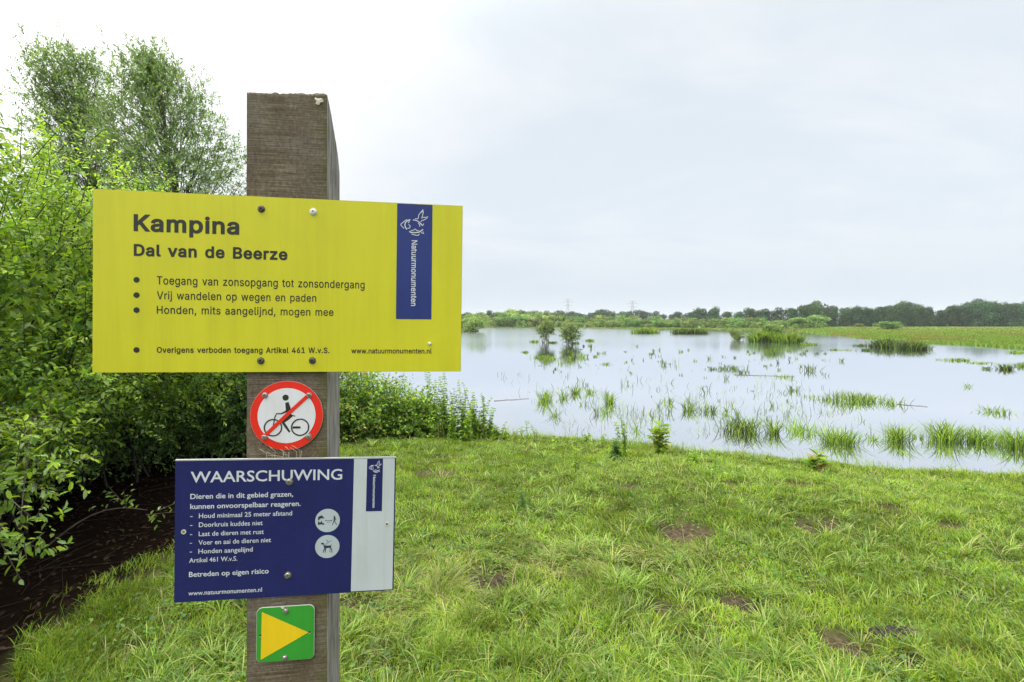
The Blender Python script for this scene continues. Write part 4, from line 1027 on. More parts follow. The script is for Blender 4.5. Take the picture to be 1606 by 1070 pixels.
GLY = {',': (188, ['38,-119 68,71 137,71 84,-119']), '.': (188, ['95,-4 78,-1 63,9 53,24 50,41 53,59 63,73 78,83 95,87 113,83 128,73 138,59 141,41 138,24 128,9 113,-1']), '1': (453, ['76,0 76,55 391,55 391,0', '276,509 276,0 212,0 212,448 209,448 86,358 86,427 198,509']), '4': (453, ['40,105 40,158 247,509 311,509 109,166 109,163 413,163 413,105', '282,0 282,121 282,146 282,318 343,318 343,0']), '6': (453, ['226,-7 203,-5 182,-1 161,5 142,15 125,26 109,40 96,56 84,74 75,94 69,115 65,138 64,162 65,180 68,199 73,219 80,239 89,261 102,285 118,311 137,340 252,509 322,509 151,261 145,261 165,288 196,307 214,312 235,314 257,313 278,309 298,303 316,295 332,284 346,271 359,257 370,240 378,221 384,201 388,180 389,157 388,134 384,112 377,92 368,73 356,55 343,39 327,26 310,14 291,5 271,-2 249,-6', '226,48 254,52 279,63 299,79 314,101 324,128 327,157 324,187 314,213 299,235 279,251 254,262 226,265 198,262 174,252 153,235 138,214 128,188 125,158 128,128 138,102 153,79 174,63 198,52']), 'A': (480, ['16,0 201,509 276,509 463,0 395,0 287,302 264,372 232,478 245,478 213,371 191,302 85,0', '110,142 110,199 370,199 370,142']), 'B': (456, ['60,0 60,509 241,509 266,508 289,504 310,499 329,491 345,481 359,469 371,456 381,442 388,426 394,410 397,392 398,374 395,344 387,320 373,301 356,286 336,275 315,267 315,262 339,257 363,245 385,227 402,203 409,189 414,173 417,155 418,136 417,117 413,100 408,83 400,67 390,52 377,39 362,28 344,18 324,10 301,4 275,1 247,0', '125,57 245,57 272,58 296,63 315,70 330,80 341,92 349,105 354,120 355,137 352,161 342,184 327,203 306,218 279,228 248,231 125,231', '125,285 238,285 265,288 288,296 308,309 323,326 333,348 336,372 334,388 330,403 323,417 313,429 299,439 283,446 263,450 240,452 125,452']), 'D': (502, ['219,0 96,0 96,57 215,57 244,58 272,63 296,70 318,81 337,94 354,110 368,128 379,149 388,172 394,198 398,226 399,255 398,285 394,312 388,337 379,361 368,381 354,399 338,415 320,428 299,438 275,446 249,450 221,452 93,452 93,509 225,509 261,507 294,501 325,492 353,478 377,461 399,441 418,418 433,391 446,361 455,329 460,293 462,255 460,217 455,181 446,149 433,119 417,92 398,68 376,48 351,31 322,17 291,8 256,2', '125,509 125,0 60,0 60,509']), 'H': (517, ['60,0 60,509 125,509 125,289 392,289 392,509 457,509 457,0 392,0 392,232 125,232 125,0']), 'K': (467, ['104,145 104,216 139,261 174,303 212,344 364,509 448,509 231,276 228,276', '60,0 60,509 125,509 125,334 124,225 125,193 125,0', '372,0 188,259 228,309 449,0']), 'N': (523, ['60,0 60,509 136,509 343,183 363,151 388,107 414,55 405,54 401,108 399,157 399,195 399,509 463,509 463,0 387,0 202,290 177,331 148,381 108,452 119,454 122,384 124,328 125,291 125,0']), 'O': (533, ['267,-7 235,-5 205,1 177,11 150,25 126,42 105,63 86,88 70,115 57,146 48,179 42,215 40,254 42,293 48,329 57,362 70,393 86,421 105,445 126,466 150,484 177,498 205,508 235,514 267,516 299,514 329,508 357,498 384,484 408,466 429,445 448,421 464,393 477,362 486,329 491,293 493,254 491,215 486,179 477,146 464,115 448,88 429,63 408,42 384,25 357,11 329,1 299,-5', '267,53 289,54 310,59 330,66 349,76 367,89 383,105 396,123 408,144 418,168 425,194 429,223 430,254 429,286 425,314 418,341 408,365 396,386 383,404 367,420 349,433 330,443 310,450 289,454 267,456 245,454 223,450 203,443 184,433 167,420 151,404 137,385 125,364 116,340 109,314 105,285 103,254 105,223 109,194 116,168 125,144 137,123 151,105 167,89 184,76 203,66 223,59 245,54']), 'S': (447, ['224,-9 197,-8 172,-4 149,1 128,9 108,19 91,31 76,45 64,60 54,77 46,96 41,115 38,137 104,137 110,110 123,88 142,71 166,59 194,52 224,49 241,50 257,52 272,55 286,60 311,74 329,92 341,114 346,139 342,161 332,179 316,193 296,205 245,222 184,239 154,249 128,260 105,274 86,289 71,307 60,326 54,348 52,372 53,393 58,413 65,431 75,448 87,463 102,476 119,488 138,498 158,506 180,511 203,514 227,516 252,514 275,511 296,505 316,498 334,488 351,476 365,463 377,449 387,433 394,415 399,397 401,378 337,378 334,396 326,412 316,426 302,437 286,447 267,453 247,457 225,459 194,456 167,448 145,435 129,418 118,398 115,376 119,352 131,334 148,319 169,308 212,293 264,279 312,264 336,252 359,238 379,220 395,198 401,185 405,171 407,155 408,139 407,118 403,99 396,81 386,64 374,48 360,34 343,21 323,11 302,2 278,-4 252,-8']), 'T': (449, ['32,452 32,509 417,509 417,452 257,452 257,0 193,0 193,452']), 'V': (480, ['204,0 16,509 84,509 192,206 215,137 248,31 235,31 267,138 290,206 395,509 463,509 278,0']), 'W': (686, ['155,0 16,509 82,509 163,196 175,145 187,94 197,40 189,40 200,94 211,145 224,196 306,509 380,509 462,196 474,145 486,94 497,40 488,40 499,94 510,145 523,196 603,509 670,509 530,0 455,0 368,323 351,391 336,475 350,475 335,395 318,323 230,0']), 'a': (389, ['160,-9 142,-8 126,-5 110,-1 94,5 80,12 68,22 57,32 48,45 40,58 35,73 31,90 30,108 34,138 43,161 58,179 78,193 100,203 125,211 178,220 234,227 265,235 276,255 276,257 273,279 267,297 256,311 240,322 220,329 196,331 171,329 149,322 118,301 100,274 41,291 48,308 57,322 67,335 79,346 91,355 104,364 118,370 133,375 148,379 163,382 179,384 194,384 239,379 263,372 286,360 306,343 322,320 329,306 333,290 336,272 337,251 337,0 277,0 277,52 272,52 252,25 236,12 215,1 190,-6', '170,45 202,49 228,59 248,74 263,93 272,115 276,138 276,190 259,182 231,176 200,171 175,168 134,159 117,150 103,139 95,124 92,105 94,87 102,72 114,61 130,52 149,47']), 'b': (424, ['229,-8 198,-5 172,4 153,17 138,31 118,59 112,59 112,0 53,0 53,509 114,509 114,319 118,319 137,346 152,360 171,373 197,381 229,384 252,383 274,378 294,371 313,361 330,347 345,332 359,313 370,293 379,270 385,245 389,218 390,189 389,160 385,133 379,108 370,84 359,64 346,45 330,29 313,16 294,5 274,-2 252,-7', '220,47 237,48 253,51 267,57 279,66 291,76 301,88 309,101 316,117 321,133 325,151 327,170 328,189 327,209 325,227 321,245 316,261 309,276 301,290 291,301 280,311 267,319 253,325 237,329 220,330 203,329 188,325 174,320 161,312 150,302 140,291 132,278 125,263 120,247 116,229 113,210 113,189 113,169 116,150 120,132 125,115 132,100 140,86 150,75 162,65 174,57 188,51 204,48']), 'd': (424, ['195,-8 172,-7 151,-2 130,5 111,16 94,29 79,45 66,64 55,84 46,108 39,133 35,160 34,189 35,218 39,245 46,270 55,293 66,313 79,332 95,347 112,361 131,371 151,378 173,383 196,384 228,381 253,373 272,360 287,346 306,319 311,319 311,509 372,509 372,0 313,0 313,59 307,59 287,31 272,17 252,4 227,-5', '205,47 221,48 236,51 250,57 263,65 274,75 284,86 293,100 299,115 305,132 309,150 311,169 312,189 311,210 309,229 305,247 300,263 293,278 284,291 275,302 263,312 251,320 237,325 221,329 205,330 187,329 172,325 157,319 145,311 133,301 124,290 115,276 108,261 103,245 99,227 97,209 96,189 97,170 99,151 103,133 109,117 115,101 124,88 134,76 145,66 158,57 172,51 188,48']), 'e': (404, ['212,-8 185,-7 161,-2 138,6 117,16 98,30 82,46 68,64 56,85 46,108 40,132 35,159 34,187 35,215 39,242 46,267 55,290 67,311 81,329 97,346 115,359 135,370 157,378 180,383 205,384 221,384 236,382 251,379 266,374 280,368 294,361 307,351 319,341 331,329 341,315 350,299 357,282 363,263 368,242 370,219 371,194 371,169 75,169 75,221 338,221 310,202 309,220 307,237 303,254 298,269 283,294 263,314 237,326 205,330 189,329 173,326 159,321 146,313 125,294 109,270 99,241 96,211 96,178 97,157 100,139 104,122 110,106 118,92 128,80 139,70 151,61 165,55 179,50 195,47 212,46 234,48 254,53 271,61 285,73 297,88 306,105 365,91 353,63 335,39 324,29 311,19 298,11 283,4 266,-1 249,-5 231,-7']), 'g': (425, ['207,-151 187,-150 168,-148 150,-144 134,-140 105,-127 82,-110 64,-91 51,-69 101,-41 122,-66 136,-78 154,-88 178,-95 207,-97 229,-96 249,-92 267,-85 282,-75 295,-62 304,-47 310,-28 311,-6 311,68 306,68 287,41 272,28 252,16 227,8 195,5 173,6 152,10 132,17 113,27 95,39 80,53 67,71 55,90 46,112 39,136 35,163 34,191 35,220 39,246 46,271 55,293 66,314 80,332 95,347 112,361 131,371 152,378 173,383 196,384 228,382 253,373 273,360 288,346 308,319 313,319 313,379 372,379 372,-9 371,-32 367,-54 360,-73 350,-90 338,-104 324,-117 308,-127 291,-136 271,-142 251,-147 229,-150', '205,59 222,60 237,63 251,68 264,75 285,95 300,121 305,137 309,154 312,172 312,193 312,212 309,231 305,248 300,264 293,278 285,291 275,303 264,312 251,320 237,325 222,329 205,330 188,329 172,325 158,320 145,312 134,302 124,290 115,277 109,262 103,246 99,229 97,212 96,193 97,173 99,155 103,138 109,123 124,96 145,76 158,68 172,63 188,60']), 'i': (167, ['53,0 53,379 114,379 114,0', '84,443 67,446 54,455 44,468 41,483 44,499 54,512 67,521 84,524 100,521 114,512 123,499 126,483 123,468 114,455 100,446']), 'j': (167, ['53,379 114,379 114,-30 113,-47 111,-63 107,-77 102,-90 86,-113 65,-129 52,-135 37,-139 21,-142 4,-143 -10,-143 -10,-87 2,-87 25,-83 40,-72 50,-54 53,-29', '83,443 67,446 53,455 44,468 41,483 44,499 53,512 67,521 83,524 100,521 114,512 123,499 126,483 123,468 114,455 100,446']), 'k': (381, ['110,137 110,212 121,212 284,379 360,379 184,199 177,199', '53,0 53,509 114,509 114,0', '294,0 148,186 191,229 372,0']), 'l': (189, ['139,-2 119,-1 101,3 86,10 74,20 65,33 58,47 54,65 53,84 53,509 114,509 114,99 115,77 120,62 130,54 146,52 160,53 170,54 181,3 162,-1']), 'm': (610, ['53,0 53,379 112,379 112,295 108,295 118,323 132,346 151,363 172,376 195,384 219,386 239,385 257,380 273,372 287,361 299,347 309,331 316,314 321,295 312,295 322,321 337,343 357,361 381,375 407,383 437,386 453,385 468,383 483,378 497,372 510,364 522,354 532,342 541,328 548,313 553,296 556,276 557,255 557,0 496,0 496,254 494,273 490,289 483,302 473,313 447,326 419,330 395,328 374,320 358,307 345,290 338,270 335,247 335,0 274,0 274,260 269,288 253,311 229,326 199,330 178,328 158,320 140,307 126,289 117,266 114,238 114,0']), 'n': (410, ['114,227 114,0 53,0 53,379 112,379 112,287 102,287 112,312 124,332 137,349 152,362 169,372 187,379 207,383 227,384 246,383 264,380 280,376 295,369 309,360 321,349 332,336 341,321 348,304 353,285 356,264 357,240 357,0 296,0 296,235 295,256 290,275 283,291 273,304 260,315 246,323 229,328 210,329 184,326 161,317 141,303 126,283 117,257']), 'o': (415, ['207,-8 182,-7 159,-2 137,6 117,16 98,30 82,46 68,64 56,85 46,108 40,133 36,159 34,187 36,216 40,243 46,268 56,291 68,312 82,330 98,346 117,360 137,371 159,378 182,383 207,384 233,383 256,378 278,371 299,360 317,346 333,330 347,312 359,291 369,268 376,243 380,216 381,187 380,159 376,133 369,108 359,85 347,64 333,46 317,30 299,16 278,6 256,-2 233,-7', '207,46 226,48 242,51 257,57 270,66 282,76 292,89 300,102 307,117 312,134 316,151 318,169 319,187 318,206 316,224 312,242 307,258 300,274 292,287 282,300 270,310 257,319 242,325 226,329 207,330 189,329 173,325 158,319 145,310 134,300 124,287 115,274 108,258 103,242 99,224 97,206 96,187 97,169 99,151 103,134 108,117 115,102 124,89 134,76 145,66 158,57 173,51 189,48']), 'p': (424, ['53,-143 53,379 112,379 112,319 118,319 137,346 152,360 171,373 197,381 229,384 252,383 274,378 294,371 313,361 330,347 345,332 359,313 370,293 379,270 385,245 389,218 390,189 389,160 385,133 379,108 370,84 359,64 346,45 330,29 313,16 294,5 274,-2 252,-7 229,-8 198,-5 173,4 153,17 138,31 118,59 114,59 114,-143', '220,47 237,48 253,51 267,57 279,66 291,76 301,88 309,101 316,117 321,133 325,151 327,170 328,189 327,209 325,227 321,245 316,261 309,276 301,290 291,301 280,311 267,319 253,325 237,329 220,330 203,329 188,325 174,320 161,312 150,302 140,291 132,278 125,263 120,247 116,229 113,210 113,189 113,169 116,150 120,132 125,115 132,100 140,86 150,75 162,65 174,57 188,51 204,48']), 'r': (259, ['53,0 53,379 112,379 112,321 115,321 130,347 152,367 166,375 181,380 196,384 213,385 229,384 243,384 243,322 230,324 207,326 182,323 159,315 140,301 126,284 117,262 114,237 114,0']), 's': (365, ['182,-8 163,-7 145,-5 128,-2 112,3 98,10 84,18 72,27 62,38 53,50 45,63 40,78 36,94 94,107 105,79 124,60 150,49 181,45 200,46 217,50 232,55 244,62 262,81 268,103 265,121 254,136 237,147 212,155 149,170 125,177 104,186 87,196 72,208 61,222 53,237 48,255 47,274 48,290 51,305 57,319 65,332 75,343 87,354 100,363 115,370 131,377 149,381 167,384 187,384 206,384 223,381 239,378 254,372 279,358 299,339 314,316 324,290 268,277 258,298 243,316 219,328 187,333 156,329 131,317 114,299 109,277 112,258 124,243 144,232 172,223 229,209 254,202 275,194 292,183 306,171 317,158 325,142 330,125 331,107 330,90 326,75 321,61 312,47 302,35 290,24 276,15 260,6 242,0 223,-5 203,-7']), 't': (227, ['204,379 204,327 6,327 6,379', '65,471 126,471 126,98 128,76 136,61 150,53 170,50 185,51 202,54 213,2 192,-3 168,-4 145,-3 125,2 107,10 92,21 80,35 72,52 67,71 65,93']), 'u': (410, ['182,-5 164,-4 146,-1 130,4 115,11 101,20 89,31 78,44 69,59 62,76 57,95 54,116 53,139 53,379 114,379 114,144 115,123 119,105 127,89 137,75 150,64 164,56 181,52 200,50 226,53 249,62 268,77 283,97 293,122 296,153 296,379 357,379 357,0 298,0 298,92 307,92 297,67 286,47 272,30 257,17 240,7 222,0 203,-4']), 'v': (389, ['163,0 17,379 84,379 165,155 187,87 206,21 184,21 203,87 224,155 305,379 371,379 226,0']), 'w': (567, ['138,0 23,379 87,379 133,214 154,137 175,41 165,41 186,135 206,214 252,379 316,379 362,214 382,136 402,41 391,41 413,135 434,214 480,379 545,379 429,0 368,0 319,172 305,225 291,280 277,338 291,338 277,280 263,225 248,172 199,0']), 'z': (380, ['42,0 42,46 254,320 254,323 48,323 48,379 333,379 333,331 126,60 126,56 339,56 339,0'])}
def glyph_polys(ch, off):
    a, cs = GLY[ch]; out = []
    for c in cs:
        p = np.array([tuple(map(float, q.split(','))) for q in c.split()])
        if off:
            prv, nxt = np.roll(p, 1, 0), np.roll(p, -1, 0)
            d1 = nrm(p - prv); d2 = nrm(nxt - p); n1 = np.stack([-d1[:, 1], d1[:, 0]], 1); n2 = np.stack([-d2[:, 1], d2[:, 0]], 1)
            mi = nrm(n1 + n2); cs_ = np.clip((mi * n1).sum(1), .45, 1); p = p + mi * (off / cs_)[:, None]
        out.append(p)
    return a, out
def fill_line(name, glyphs, fmap, z, m, parent):
    """fills letter outlines by the non-zero winding rule, so that strokes that overlap join in one sheet"""
    mb = MB()
    for cs in glyphs:
        pts = np.concatenate(cs); ed = []; k = 0
        for c in cs: n = len(c); ed += [(k + i, k + (i + 1) % n) for i in range(n)]; k += n
        v, e, f, *_ = delaunay_2d_cdt([Vector(p) for p in pts], ed, [], 0, .3)
        v = np.array([tuple(q) for q in v]); f = np.array([t_ for t_ in f if len(t_) == 3])
        cen = v[f].mean(1); wn = np.zeros(len(f))
        for c in cs:
            A, B_ = c, np.roll(c, -1, 0)
            for (x0, y0), (x1, y1) in zip(A, B_):
                if y0 == y1: continue
                hit = ((y0 <= cen[:, 1]) != (y1 <= cen[:, 1])); xi = x0 + (cen[:, 1] - y0) / (y1 - y0) * (x1 - x0)
                wn += np.where(hit & (xi > cen[:, 0]), 1 if y1 > y0 else -1, 0)
        f = f[np.abs(wn) > .5]; p = fmap(v)
        a2 = (p[f[:, 1], 0] - p[f[:, 0], 0]) * (p[f[:, 2], 1] - p[f[:, 0], 1]) - (p[f[:, 2], 0] - p[f[:, 0], 0]) * (p[f[:, 1], 1] - p[f[:, 0], 1])
        f = np.where((a2 < 0)[:, None], f[:, ::-1], f)
        mb.add(np.column_stack([p, np.full(len(p), z)]), T=f)
    return link(name, mb.mesh(name), m, parent)
def inter(sign, s, left, right_px, cap_px, m, z, off, track=0, vertical=False):
    """a line of text fitted between measured ends on the sign"""
    x = 0; G = []
    for ch in s:
        if ch == ' ': x += 260 + track; continue
        a, cs = glyph_polys(ch, off); G.append([c + [x, 0] for c in cs]); x += a + track
    allp = np.concatenate([c for g in G for c in g]); x0, x1 = allp[:, 0].min(), allp[:, 0].max()
    A = sign.loc(*left)
    if vertical: Bp = sign.loc(left[0], right_px); Lw = A[1] - Bp[1]; cap = sign.loc(left[0] + cap_px, left[1])[0] - A[0]
    else: Bp = sign.loc(right_px, left[1]); Lw = Bp[0] - A[0]; cap = sign.loc(left[0], left[1] - cap_px)[1] - A[1]
    sx = Lw / (x1 - x0); sy = cap / 509.0
    def fm(v):
        X_ = (v[:, 0] - x0) * sx; Y_ = v[:, 1] * sy
        return np.stack([A[0] + Y_, A[1] - X_], 1) if vertical else np.stack([A[0] + X_, A[1] + Y_], 1)
    return fill_line('lettering', G, fm, z, m, sign.root)
def bfont(sign, s, left, right_px, cap_px, m, z, off, vertical=False, cap_units=.70):
    c = bpy.data.curves.new('lettering', 'FONT'); c.body = s; c.offset = off; c.resolution_u = 3
    tmp = bpy.data.objects.new('lettering_outline', c); COL.objects.link(tmp)
    dg = bpy.context.evaluated_depsgraph_get(); me = bpy.data.meshes.new_from_object(tmp.evaluated_get(dg)); bpy.data.objects.remove(tmp); bpy.data.curves.remove(c)
    n = len(me.vertices); co = np.zeros(n * 3); me.vertices.foreach_get('co', co); co = co.reshape(-1, 3); x0, x1 = co[:, 0].min(), co[:, 0].max()
    A = sign.loc(*left)
    if vertical: Bp = sign.loc(left[0], right_px); Lw = A[1] - Bp[1]; cap = sign.loc(left[0] + cap_px, left[1])[0] - A[0]
    else: Bp = sign.loc(right_px, left[1]); Lw = Bp[0] - A[0]; cap = sign.loc(left[0], left[1] - cap_px)[1] - A[1]
    X_ = (co[:, 0] - x0) * Lw / (x1 - x0); Y_ = co[:, 1] * cap / cap_units
    out = np.stack([A[0] + Y_, A[1] - X_, np.full(n, z)], 1) if vertical else np.stack([A[0] + X_, A[1] + Y_, np.full(n, z)], 1)
    me.vertices.foreach_set('co', out.ravel()); me.materials.clear(); me.update()
    return link('lettering', me, m, sign.root)
def bolt(sign, px, py, r, m, z, name='bolt', socket=True, m2=None, h=.0035):
    """domed head on a washer, with a recessed hexagonal socket"""
    x, y = sign.loc(px, py); mb = MB(); n = 20
    ringr = [(1.35, 0, ), (1.35, .25), (1.02, .3), (1.0, .7), (.82, 1.0), (.45, 1.05)]
    V = []
    for rr, zz in ringr: V += [(x + r * rr * math.cos(i / n * 6.283), y + r * rr * math.sin(i / n * 6.283), z + h * zz) for i in range(n)]
    Q = [[k_ * n + i, k_ * n + (i + 1) % n, (k_ + 1) * n + (i + 1) % n, (k_ + 1) * n + i] for k_ in range(len(ringr) - 1) for i in range(n)]
    if socket:
        k0 = len(V); V += [(x + r * .42 * math.cos(round(i / n * 6) / 6 * 6.283 + .2), y + r * .42 * math.sin(round(i / n * 6) / 6 * 6.283 + .2), z + h * .3) for i in range(n)]
        Q += [[k0 - n + i, k0 - n + (i + 1) % n, k0 + (i + 1) % n, k0 + i] for i in range(n)]
        V.append((x, y, z + h * .3)); T = [[k0 + i, k0 + (i + 1) % n, len(V) - 1] for i in range(n)]
    else:
        V.append((x, y, z + h * 1.15)); T = [[len(V) - 1 - n + i, len(V) - 1 - n + (i + 1) % n, len(V) - 1] for i in range(n)]
    mb.add(V, T=T, Q=Q)
    o = link(name, mb.mesh(name), m, sign.root)
    for p in o.data.polygons: p.use_smooth = False
    return o

def paint(name, c, rough=.38, dirt=.06, coat=0.0, speck=0.0):
    m, t, b = mat(name)
    g_ = t.nodes.new('ShaderNodeNewGeometry'); n = t.nodes.new('ShaderNodeTexNoise'); n.inputs['Scale'].default_value = 5; n.inputs['Detail'].default_value = 8; n.inputs['Roughness'].default_value = .65
    t.links.new(g_.outputs['Position'], n.inputs[0])
    r = t.nodes.new('ShaderNodeValToRGB'); r.color_ramp.elements[0].position = .35; r.color_ramp.elements[1].position = .7
    r.color_ramp.elements[0].color = (*[x * (1 - dirt) for x in c], 1); r.color_ramp.elements[1].color = (*[min(.9, x * (1 + dirt)) for x in c], 1)
    t.links.new(n.outputs[0], r.inputs[0]); col = r.outputs[0]
    # faint rain streaks down the panel
    ms = t.nodes.new('ShaderNodeMapping'); ms.inputs['Scale'].default_value = (40, 40, 2.5); t.links.new(g_.outputs['Position'], ms.inputs[0])
    ns = t.nodes.new('ShaderNodeTexNoise'); ns.inputs['Scale'].default_value = 1; ns.inputs['Detail'].default_value = 6; ns.inputs['Roughness'].default_value = .7; t.links.new(ms.outputs[0], ns.inputs[0])
    rs = t.nodes.new('ShaderNodeValToRGB'); rs.color_ramp.elements[0].position = .42; rs.color_ramp.elements[1].position = .72; rs.color_ramp.elements[0].color = (1, 1, 1, 1); rs.color_ramp.elements[1].color = (.90, .90, .87, 1)
    t.links.new(ns.outputs[0], rs.inputs[0]); mx = t.nodes.new('ShaderNodeMix'); mx.data_type = 'RGBA'; mx.blend_type = 'MULTIPLY'; mx.inputs[0].default_value = 1
    t.links.new(col, mx.inputs[6]); t.links.new(rs.outputs[0], mx.inputs[7]); col = mx.outputs[2]
    if speck:
        n2 = t.nodes.new('ShaderNodeTexNoise'); n2.inputs['Scale'].default_value = 420; n2.inputs['Detail'].default_value = 3; t.links.new(g_.outputs['Position'], n2.inputs[0])
        r2 = t.nodes.new('ShaderNodeValToRGB'); r2.color_ramp.elements[0].position = .66; r2.color_ramp.elements[1].position = .76; r2.color_ramp.elements[0].color = (0, 0, 0, 1)
        t.links.new(n2.outputs[0], r2.inputs[0])
        mm = t.nodes.new('ShaderNodeMath'); mm.operation = 'MULTIPLY'; mm.inputs[1].default_value = speck; t.links.new(r2.outputs[0], mm.inputs[0])
        mx = t.nodes.new('ShaderNodeMix'); mx.data_type = 'RGBA'; mx.inputs[7].default_value = (.35, .36, .38, 1)
        t.links.new(mm.outputs[0], mx.inputs[0]); t.links.new(col, mx.inputs[6]); col = mx.outputs[2]
    t.links.new(col, b.inputs['Base Color']); b.inputs['Roughness'].default_value = rough; b.inputs['Specular IOR Level'].default_value = .4
    bu = t.nodes.new('ShaderNodeBump'); bu.inputs['Strength'].default_value = .06; bu.inputs['Distance'].default_value = .002; n3 = t.nodes.new('ShaderNodeTexNoise'); n3.inputs['Scale'].default_value = 14
    t.links.new(g_.outputs['Position'], n3.inputs[0]); t.links.new(n3.outputs[0], bu.inputs['Height']); t.links.new(bu.outputs[0], b.inputs['Normal'])
    return m
M_yel = paint('yellow_sign_paint', (.56, .545, .018), .42, .04, speck=.05)
M_navy = paint('navy_sign_paint', (.013, .017, .108), .4, .10, speck=.16)
M_navy2 = paint('blue_panel_paint', (.018, .034, .17), .35, .10, speck=.10)
M_white = paint('white_sign_paint', (.52, .57, .59), .4, .06)
M_wlet = paint('white_lettering', (.58, .62, .66), .4, .02)
M_black = paint('black_lettering', (.022, .026, .018), .45, .1)
M_picto = paint('dark_pictogram', (.03, .035, .06), .45, .1)
M_red = paint('red_sign_paint', (.72, .024, .010), .4, .06)
M_wdisc = paint('white_disc_paint', (.66, .67, .70), .4, .03)
M_green = paint('green_marker_paint', (.035, .29, .03), .42, .10)
M_arrow = paint('yellow_arrow_paint', (.74, .52, .012), .42, .04)
M_alu = plain('aluminium_edge', (.62, .63, .64), .45, .6)
M_bolt = plain('dull_bolt', (.10, .092, .08), .5, .5, var=.4, scale=300)
M_boltw = plain('bright_bolt', (.70, .69, .64), .35, .3)
M_zinc = plain('zinc_screw', (.36, .35, .32), .4, .75, var=.35, scale=300)
M_dot = plain('hole_shadow', (.02, .02, .02), .6)

EMB = [[(555, 415), (630, 420), (650, 370), (650, 320), (700, 250), (775, 155), (785, 230), (760, 330), (740, 405)], [(770, 378), (850, 378), (915, 355), (870, 410), (800, 450), (740, 470), (715, 500)],
       [(500, 450), (560, 455), (640, 490), (700, 540), (765, 610), (790, 560)], [(645, 540), (690, 590), (680, 630)],
       [(410, 440), (340, 470), (285, 520), (265, 590), (285, 660), (320, 710)], [(330, 440), (270, 470), (215, 520), (150, 570), (175, 620), (245, 685)], [(405, 455), (365, 530)],
       [(375, 575), (420, 630), (400, 675), (345, 685)], [(395, 775), (440, 795), (560, 805), (660, 790), (730, 750), (770, 715)], [(435, 745), (510, 735), (560, 700), (590, 740), (655, 748)],
       [(460, 840), (530, 865), (600, 880), (640, 880), (670, 845)], [(720, 805), (800, 830), (770, 775)]]
EMW = [24, 24, 32, 26, 34, 24, 24, 24, 36, 24, 26, 26]
def emblem(sign, f, m, z, parent, ws):
    gs = []
    for i, (pl, w) in enumerate(zip(EMB, EMW)): gs.append([[sign.loc(*f(x, y)) for x, y in pl], w * ws])
    mb_groups = [[stroke(p, w)] for p, w in gs]
    return slab('emblem', mb_groups, None, z, m, parent)

# yellow information sign
S = Sign('information_sign', -.4527, .0767, YAW, .0125, .0108, 'large yellow rectangular sign with black Dutch text reading Kampina on the wooden post', 'sign', .003)
cr = [S.loc(*p) for p in ((146, 296.5), (725.5, 323), (722.5, 582.5), (145, 584.5))]
slab('plate', [[cr]], -.0042, 0, M_yel, S.root)
slab('rim', [[[(x * 1.0012, y * 1.0022) for x, y in cr]]], -.0040, -.0012, plain('sign_edge', (.10, .10, .03), .5), S.root)
bl = [S.loc(*p) for p in ((623, 319.2), (678.3, 321.6), (676.6, 501), (621, 500.5))]
lp = slab('logo_panel', [[bl]], None, .0003, M_navy2, S.root)
emblem(S, lambda x, y: (620 + x / 17.83, 320 + y / 17.83), M_wlet, .0006, lp, .00142 / 24)
o = inter(S, 'Natuurmonumenten', (645.8, 377), 480, 8.6, M_wlet, .0006, 12, 6, vertical=True); o.parent = lp
for (s, l, r_, cap, off, tr) in [('Kampina', (209.6, 361.4), 375.3, 24.3, 27, 34), ('Dal van de Beerze', (209.8, 400.6), 451, 17.0, 28, 36),
                                 ('Toegang van zonsopgang tot zonsondergang', (246, 446), 571.9, 12.6, 8, 23), ('Vrij wandelen op wegen en paden', (246, 469.3), 496, 12.2, 8, 23),
                                 ('Honden, mits aangelijnd, mogen mee', (246, 492), 523, 12.0, 8, 23), ('Overigens verboden toegang Artikel 461 W.v.S.', (246, 553.2), 516.8, 8.6, 19, 34),
                                 ('www.natuurmonumenten.nl', (551, 554.2), 677, 7.6, 16, 14)]:
    inter(S, s, l, r_, cap, M_black, .0003, off, tr)
for y in (439, 463, 486.5, 549): slab('bullet', [[circle(S.loc(214.2, y), .0055)]], None, .0003, M_black, S.root)
for i, (px, py) in enumerate(((410, 328), (491.5, 332.3), (409.2, 566), (490, 565.6))): bolt(S, px, py, .0052, M_boltw if i == 1 else M_bolt, .0001, h=.004)
bolt(S, 674, 539, .0026, M_boltw, .0001, 'rivet', False)

# blue warning sign
S = Sign('warning_sign', -.4499, -.4114, YAW, .0362, .0251, 'dark blue sign headed WAARSCHUWING with a white strip, below the round sign', 'sign', .001)
cr = [S.loc(*p) for p in ((275, 722), (621, 717.5), (617, 925.5), (273, 945.5))]
slab('plate', [[cr]], -.004, 0, M_navy, S.root)
lip = [S.loc(*p) for p in ((275, 721.2), (621, 716.7), (621, 718.6), (275, 723.2))]
slab('edge_strip', [[lip]], -.0036, .0004, M_alu, S.root)
def hole(sign, px, py, r=.0036): return circle(sign.loc(px, py), r, 16)
wp = slab('white_panel', [[[S.loc(*p) for p in ((555.5, 719.6), (619.3, 719.0), (615.3, 924.2), (550.3, 927.6))]]], None, .0003, M_white, S.root)
lp = slab('logo_panel', [[[S.loc(*p) for p in ((576, 719.6), (600.8, 719.3), (599, 801.4), (573.9, 802))]]], None, .0006, M_navy, S.root)
emblem(S, lambda x, y: (575.0 + x / 38.5, 718.2 + y / 38.5), M_wlet, .0009, lp, .00092 / 24)
o = bfont(S, 'Natuurmonumenten', (585.4, 744.8), 796.3, 4.4, M_wlet, .0009, .02, True); o.parent = lp
